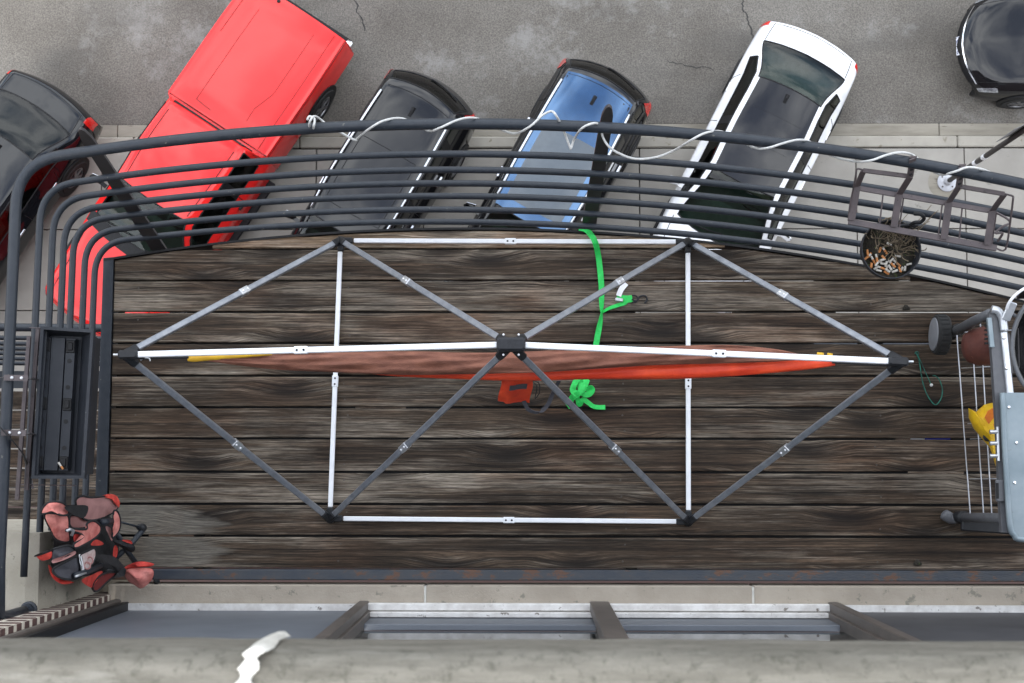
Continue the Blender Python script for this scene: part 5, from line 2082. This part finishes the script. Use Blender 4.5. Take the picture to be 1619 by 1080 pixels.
    fs = [(k * n + i, k * n + (i + 1) % n, (k + 1) * n + (i + 1) % n, (k + 1) * n + i) for k in range(len(rings) - 1) for i in range(n)]
    fs.append(tuple((len(rings) - 1) * n + i for i in range(n)))
    obj('bag_body', MB().add(vs, [f[::-1] for f in fs]), M['bagyellow'], b, autos=25)
    vs = [P(a, c_, .40) for a, c_ in ((1556, 660), (1562, 650), (1575, 643), (1580, 660), (1578, 690), (1566, 676))]
    vs = [v + Vector((0, 0, .006)) for v in vs]
    vs2 = [v - Vector((0, 0, .03)) for v in vs]
    obj('printed_patch', MB().add(vs + vs2, [(0, 1, 2, 3, 4, 5)[::-1], (6, 7, 8, 9, 10, 11)] + [(i, (i + 1) % 6, 6 + (i + 1) % 6, 6 + i) for i in range(6)]), M['bagorange'], b)
    em = MB().lathe(P(1562, 691, .368), (-.25, .1, 1), [(.020, 0), (.020, .006), (.012, .008)], 18)
    eo = obj('round_emblem', em, M['trim'], b)
    obj('emblem_mark', MB().beam(P(1558, 687, .378), P(1565, 695, .378), .006, .004), M['white'], eo)


M['grey_light'] = pm('grey_hub', (.20, .205, .22), (.17, .175, .19), 20, .5)
grill()


# ================================================================== SMALL THINGS ON THE DECK
def small():
    t = thing('bungee_cord', 'thin dark green bungee cord on the planks by the grill wheel', 'cord', P(1470, 600, 0))
    pts = [(1449, 558, .012), (1452, 566, .01), (1455, 580, .008), (1458, 600, .008), (1464, 620, .008), (1472, 634, .008), (1480, 640, .008), (1488, 630, .008), (1490, 616, .008), (1486, 602, .008), (1480, 595, .010), (1475, 594, .012)]
    obj('cord_run', MB().tube(smoothpts([P(*p) for p in pts], 5), .0026, 6), M['bungee'], t, smooth=True)
    pts = [(1449, 559, .014), (1456, 572, .014), (1463, 588, .012), (1470, 603, .010), (1472, 609, .010)]
    obj('cord_run', MB().tube(smoothpts([P(*p) for p in pts], 5), .0022, 6), M['bungee'], t, smooth=True)
    obj('end_hook', MB().tube(smoothpts([P(1447, 560, .012), P(1448, 557, .014), P(1452, 557, .014), P(1452, 562, .012)], 4), .003, 6), M['bungee'], t, smooth=True)
    obj('bead', MB().lathe(P(1472, 609, .006), (0, 0, 1), [(.003, 0), (.007, .004), (.007, .010), (.003, .013)], 10), M['cord'], t, smooth=True)
    for i, (px, py, s, lb) in enumerate(((1432, 487, .013, 'small dark pine cone scrap at a plank gap left of the grill'), (1450, 890, .014, 'small black lump lying by the wall channel'))):
        rn = random.Random(i)
        c = P(px, py, 0)
        m = MB()
        g = []
        for a in range(7):
            row = []
            for b in range(11):
                th, ph = math.pi * a / 6, 2 * math.pi * b / 10
                k = 1 + .25 * math.sin(3 * ph + a) * math.sin(th)
                row.append(c + Vector((s * 1.3 * k * math.sin(th) * math.cos(ph), s * k * math.sin(th) * math.sin(ph), s * .6 + s * .6 * math.cos(th))))
            g.append(row)
        m.grid(g)
        o = obj('debris', m, M['soil'], None, smooth=True)
        tag(o, lb, 'debris')
    # a blue tool and pale boards stored under the deck, seen through the gaps
    b = P(1440, 693, -.04)
    e = P(1502, 693, -.04)
    t = thing('blue_stick', 'thin blue stick with a white end in a plank gap beside the grill', 'stick', b)
    obj('handle', MB().beam(P(1462, 693, -.04), e, .012, .012), M['blue'], t)
    obj('white_end', MB().beam(b, P(1461.5, 693, -.04), .012, .012), M['white'], t)


small()


# ================================================================== FOLDED CAMP CHAIR
def chair():
    t = thing('camp_chair', 'collapsed folding camp chair in faded red and black fabric', 'camp chair', P(150, 860, 0))
    SC = 6.352
    def q(x, y, z):
        # the bundle stands up against the corner of the railing, lower towards the deck side
        px = 50 + x / SC
        f = min(1, max(0, (205 - px) / 125))
        return P(px, 770 + y / SC, z + .68 * f * f * (3 - 2 * f))
    rn = random.Random(17)

    def sheet(name, outline, zc, bulge, m, piping=None, thick=.008, parent=t, rings=8, wr=.010):
        """outline (x,y,z) in the sketch; a padded piece of cloth with its own hem"""
        raw = [q(*p) for p in outline]
        pts = smoothpts(raw, 4, closed=True)
        n = len(pts)
        c = sum(pts, Vector()) / n
        ph = [rn.uniform(0, 6.28) for _ in range(4)]
        top = []
        for k in range(rings + 1):
            f = 1 - k / rings
            row = []
            for i, p in enumerate(pts):
                v = c + (p - c) * f
                h = bulge * (1 - f ** 2.2)
                w_ = wr * (1 - 2 * abs(math.sin(v.x * 42 + ph[0] + v.y * 25)) + math.sin(v.y * 110 + ph[1] + v.x * 60) * .7) * (1 - f ** 3) * .6
                row.append(v + Vector((0, 0, h + w_)))
            top.append(row)
        mb = MB()
        vs = [p for r_ in top for p in r_]
        fs = []
        for k in range(rings):
            for i in range(n):
                j = (i + 1) % n
                fs.append((k * n + i, k * n + j, (k + 1) * n + j, (k + 1) * n + i))
        area = sum(pts[i].x * pts[(i + 1) % n].y - pts[(i + 1) % n].x * pts[i].y for i in range(n))
        if area < 0:
            fs = [f[::-1] for f in fs]
        mb.add(vs, fs)
        # underside
        vs2 = [p + Vector((0, 0, -thick)) for p in pts] + [c + Vector((0, 0, -thick))]
        f2 = [(i, (i + 1) % n, n) for i in range(n)]
        mb.add(vs2, f2)
        o_ = obj(name, mb, M[m], parent, smooth=True)
        if piping:
            obj('piping', MB().tube(pts, piping, 6, closed=True), M['blackcloth'], o_, smooth=True)
        return o_
    # dark core of bunched cloth under everything
    sheet('bunched_cloth', [(150, 250, .05), (420, 180, .05), (700, 230, .05), (850, 420, .05), (860, 700, .04), (700, 860, .04), (400, 900, .04), (200, 820, .04), (220, 560, .05)], .05, .10, 'blackcloth', rings=5)
    sheet('back_panel', [(440, 150, .22), (500, 92, .24), (600, 105, .25), (820, 92, .24), (870, 150, .22), (845, 235, .21), (690, 320, .2), (520, 320, .18)], .2, .02, 'salmon_in', .0045)
    sheet('red_trim', [(700, 92, .26), (780, 72, .27), (845, 90, .26), (878, 150, .25), (872, 205, .24), (850, 160, .26), (810, 100, .27)], .26, .012, 'redcloth')
    sheet('seat_panel', [(390, 285, .14), (520, 300, .15), (690, 310, .16), (560, 360, .16), (540, 410, .15), (395, 408, .14)], .14, .006, 'salmon_in', .005)
    sheet('side_panel', [(130, 275, .25), (240, 265, .26), (362, 285, .26), (376, 420, .24), (378, 545, .20), (262, 535, .18), (190, 425, .2)], .2, .035, 'salmon', .0048)
    sheet('arm_roll', [(98, 272, .30), (120, 200, .31), (180, 155, .32), (290, 152, .33), (360, 200, .32), (368, 270, .31), (300, 285, .31), (200, 248, .31)], .3, .03, 'salmon', .0045)
    sheet('strap', [(330, 205, .35), (420, 185, .34), (560, 195, .33), (520, 310, .31), (400, 270, .33)], .33, .008, 'blackcloth')
    sheet('arm_rest', [(345, 440, .30), (400, 418, .32), (545, 425, .34), (555, 370, .35), (620, 340, .36), (690, 395, .36), (670, 480, .34), (560, 560, .32), (440, 615, .30), (425, 570, .3), (520, 500, .31), (460, 460, .31)], .3, .012, 'salmon', .0045)
    sheet('red_lining', [(425, 480, .28), (500, 490, .28), (480, 545, .27), (430, 560, .27)], .28, .01, 'redcloth')
    sheet('red_lining', [(595, 585, .30), (640, 530, .32), (710, 560, .31), (700, 585, .30)], .3, .008, 'redcloth')
    sheet('mesh_pocket', [(205, 640, .26), (300, 600, .28), (380, 590, .29), (435, 640, .28), (330, 700, .27), (215, 762, .25)], .26, .012, 'greycloth', .0045)
    sheet('pocket_band', [(212, 728, .28), (330, 690, .295), (425, 645, .295), (428, 680, .29), (320, 735, .29), (214, 765, .275)], .28, .004, 'salmon_in')
    sheet('pocket_end', [(45, 690, .26), (100, 660, .28), (188, 640, .28), (188, 715, .27), (100, 740, .26)], .26, .018, 'redcloth')
    sheet('pocket_cuff', [(35, 685, .29), (190, 628, .31), (192, 648, .30), (50, 700, .28)], .29, .004, 'blackcloth')
    sheet('seat_back', [(215, 830, .20), (330, 760, .22), (478, 690, .24), (505, 780, .24), (510, 880, .22), (400, 930, .20), (270, 905, .19)], .2, .02, 'greycloth', .0048)
    pp = sheet('printed_band', [(480, 690, .255), (560, 645, .265), (632, 618, .27), (640, 700, .265), (590, 800, .25), (505, 880, .24), (495, 780, .25)], .25, .012, 'pinkprint', .0045)
    sheet('white_edge', [(472, 690, .262), (490, 686, .264), (515, 790, .262), (520, 868, .25), (500, 880, .248), (494, 790, .26)], .25, .003, 'white')
    # printed ring marks
    for cx, cy in ((585, 740), (560, 790)):
        c = q(cx, cy, .285)
        obj('ring_print', MB().tube([c + Vector((.012 * math.cos(a), .014 * math.sin(a), 0)) for a in [2 * math.pi * k / 16 for k in range(16)]], .003, 5, closed=True), M['salmon_in'], pp)
    sheet('red_hem', [(165, 780, .18), (190, 850, .17), (240, 900, .16), (330, 945, .16), (420, 960, .16), (300, 975, .14), (200, 900, .14)], .16, .006, 'redcloth')
    sheet('red_flap', [(500, 940, .16), (600, 885, .18), (700, 845, .19), (690, 900, .17), (610, 990, .15), (590, 1010, .14)], .15, .012, 'redcloth')
    sheet('dark_flap', [(610, 985, .145), (700, 880, .18), (850, 860, .18), (750, 960, .16), (645, 1050, .13)], .15, -.008, 'darkred', .005)
    sheet('carry_strap', [(640, 690, .24), (800, 690, .24), (890, 760, .23), (935, 830, .22), (920, 890, .21), (830, 840, .22), (700, 790, .23)], .23, .018, 'blackcloth')
    sheet('carry_bag', [(925, 828, .20), (1010, 815, .22), (1190, 818, .21), (1222, 875, .2), (1190, 950, .18), (1100, 1020, .16), (1030, 985, .17), (955, 930, .19)], .2, .04, 'salmon', wr=.011)
    sheet('carry_bag_flap', [(915, 825, .21), (1000, 770, .23), (1100, 748, .23), (1222, 772, .22), (1190, 798, .22), (1040, 812, .22)], .21, .02, 'redcloth')
    sheet('buckle_patch', [(880, 830, .235), (935, 815, .245), (930, 890, .235), (880, 880, .23)], .23, .006, 'blackcloth')
    sheet('side_sleeve', [(822, 250, .30), (860, 245, .31), (890, 330, .30), (880, 430, .28), (820, 510, .26), (808, 480, .26), (825, 380, .28)], .28, .018, 'salmon', .0042)
    sheet('side_lining', [(740, 400, .22), (790, 420, .23), (805, 540, .21), (780, 500, .21)], .22, .004, 'salmon_in')
    sheet('cup_holder', [(812, 545, .22), (900, 535, .24), (1000, 560, .24), (1035, 620, .22), (1000, 655, .2), (900, 610, .2)], .22, .012, 'blackcloth')
    sheet('cup_holder_red', [(905, 535, .255), (980, 535, .26), (1008, 570, .25), (960, 560, .255)], .25, .006, 'redcloth')
    sheet('red_lining', [(830, 590, .2), (860, 620, .2), (850, 700, .18), (815, 705, .18)], .2, .008, 'redcloth')
    # steel frame
    def tb(name, pts, r=.011, m='steel'):
        return obj(name, MB().tube([q(*p) for p in pts], r, 10), M[m], t, smooth=True)
    tb('leg', [(700, 355, .26), (800, 345, .27)], .014)
    tb('leg', [(880, 350, .20), (1090, 405, .09)], .0048)
    tb('leg', [(1115, 430, .09), (1020, 550, .10), (850, 710, .14)], .012)
    tb('leg', [(850, 460, .24), (950, 630, .16), (1050, 770, .10)], .012)
    tb('leg', [(1195, 880, .07), (1250, 960, .03)], .0048)
    fo = MB()
    c = q(1105, 412, .09)
    fo.lathe(c - Vector((0, 0, .02)), (0, 0, 1), [(.018, 0), (.02, .012), (.016, .03), (.008, .034)], 14)
    fo.lathe(c + Vector((-.012, .003, -.02)), (0, 0, 1), [(.013, 0), (.014, .016), (.008, .022)], 12)
    obj('pivot_foot', fo, M['black'], t, autos=40)
    obj('foot', MB().lathe(q(1250, 955, .02), (0, 0, 1), [(.012, -.02), (.013, 0), (.008, .012)], 12), M['black'], t)
    tb('arm_tube', [(430, 890, .24), (560, 850, .26), (690, 790, .25)], .012, 'steel')
    tb('snap_hook', [(440, 900, .27), (520, 870, .275), (600, 840, .275)], .005, 'joint')
    tb('arm_tube', [(350, 445, .31), (380, 425, .33), (420, 440, .33), (400, 490, .31)], .006, 'joint')


chair()
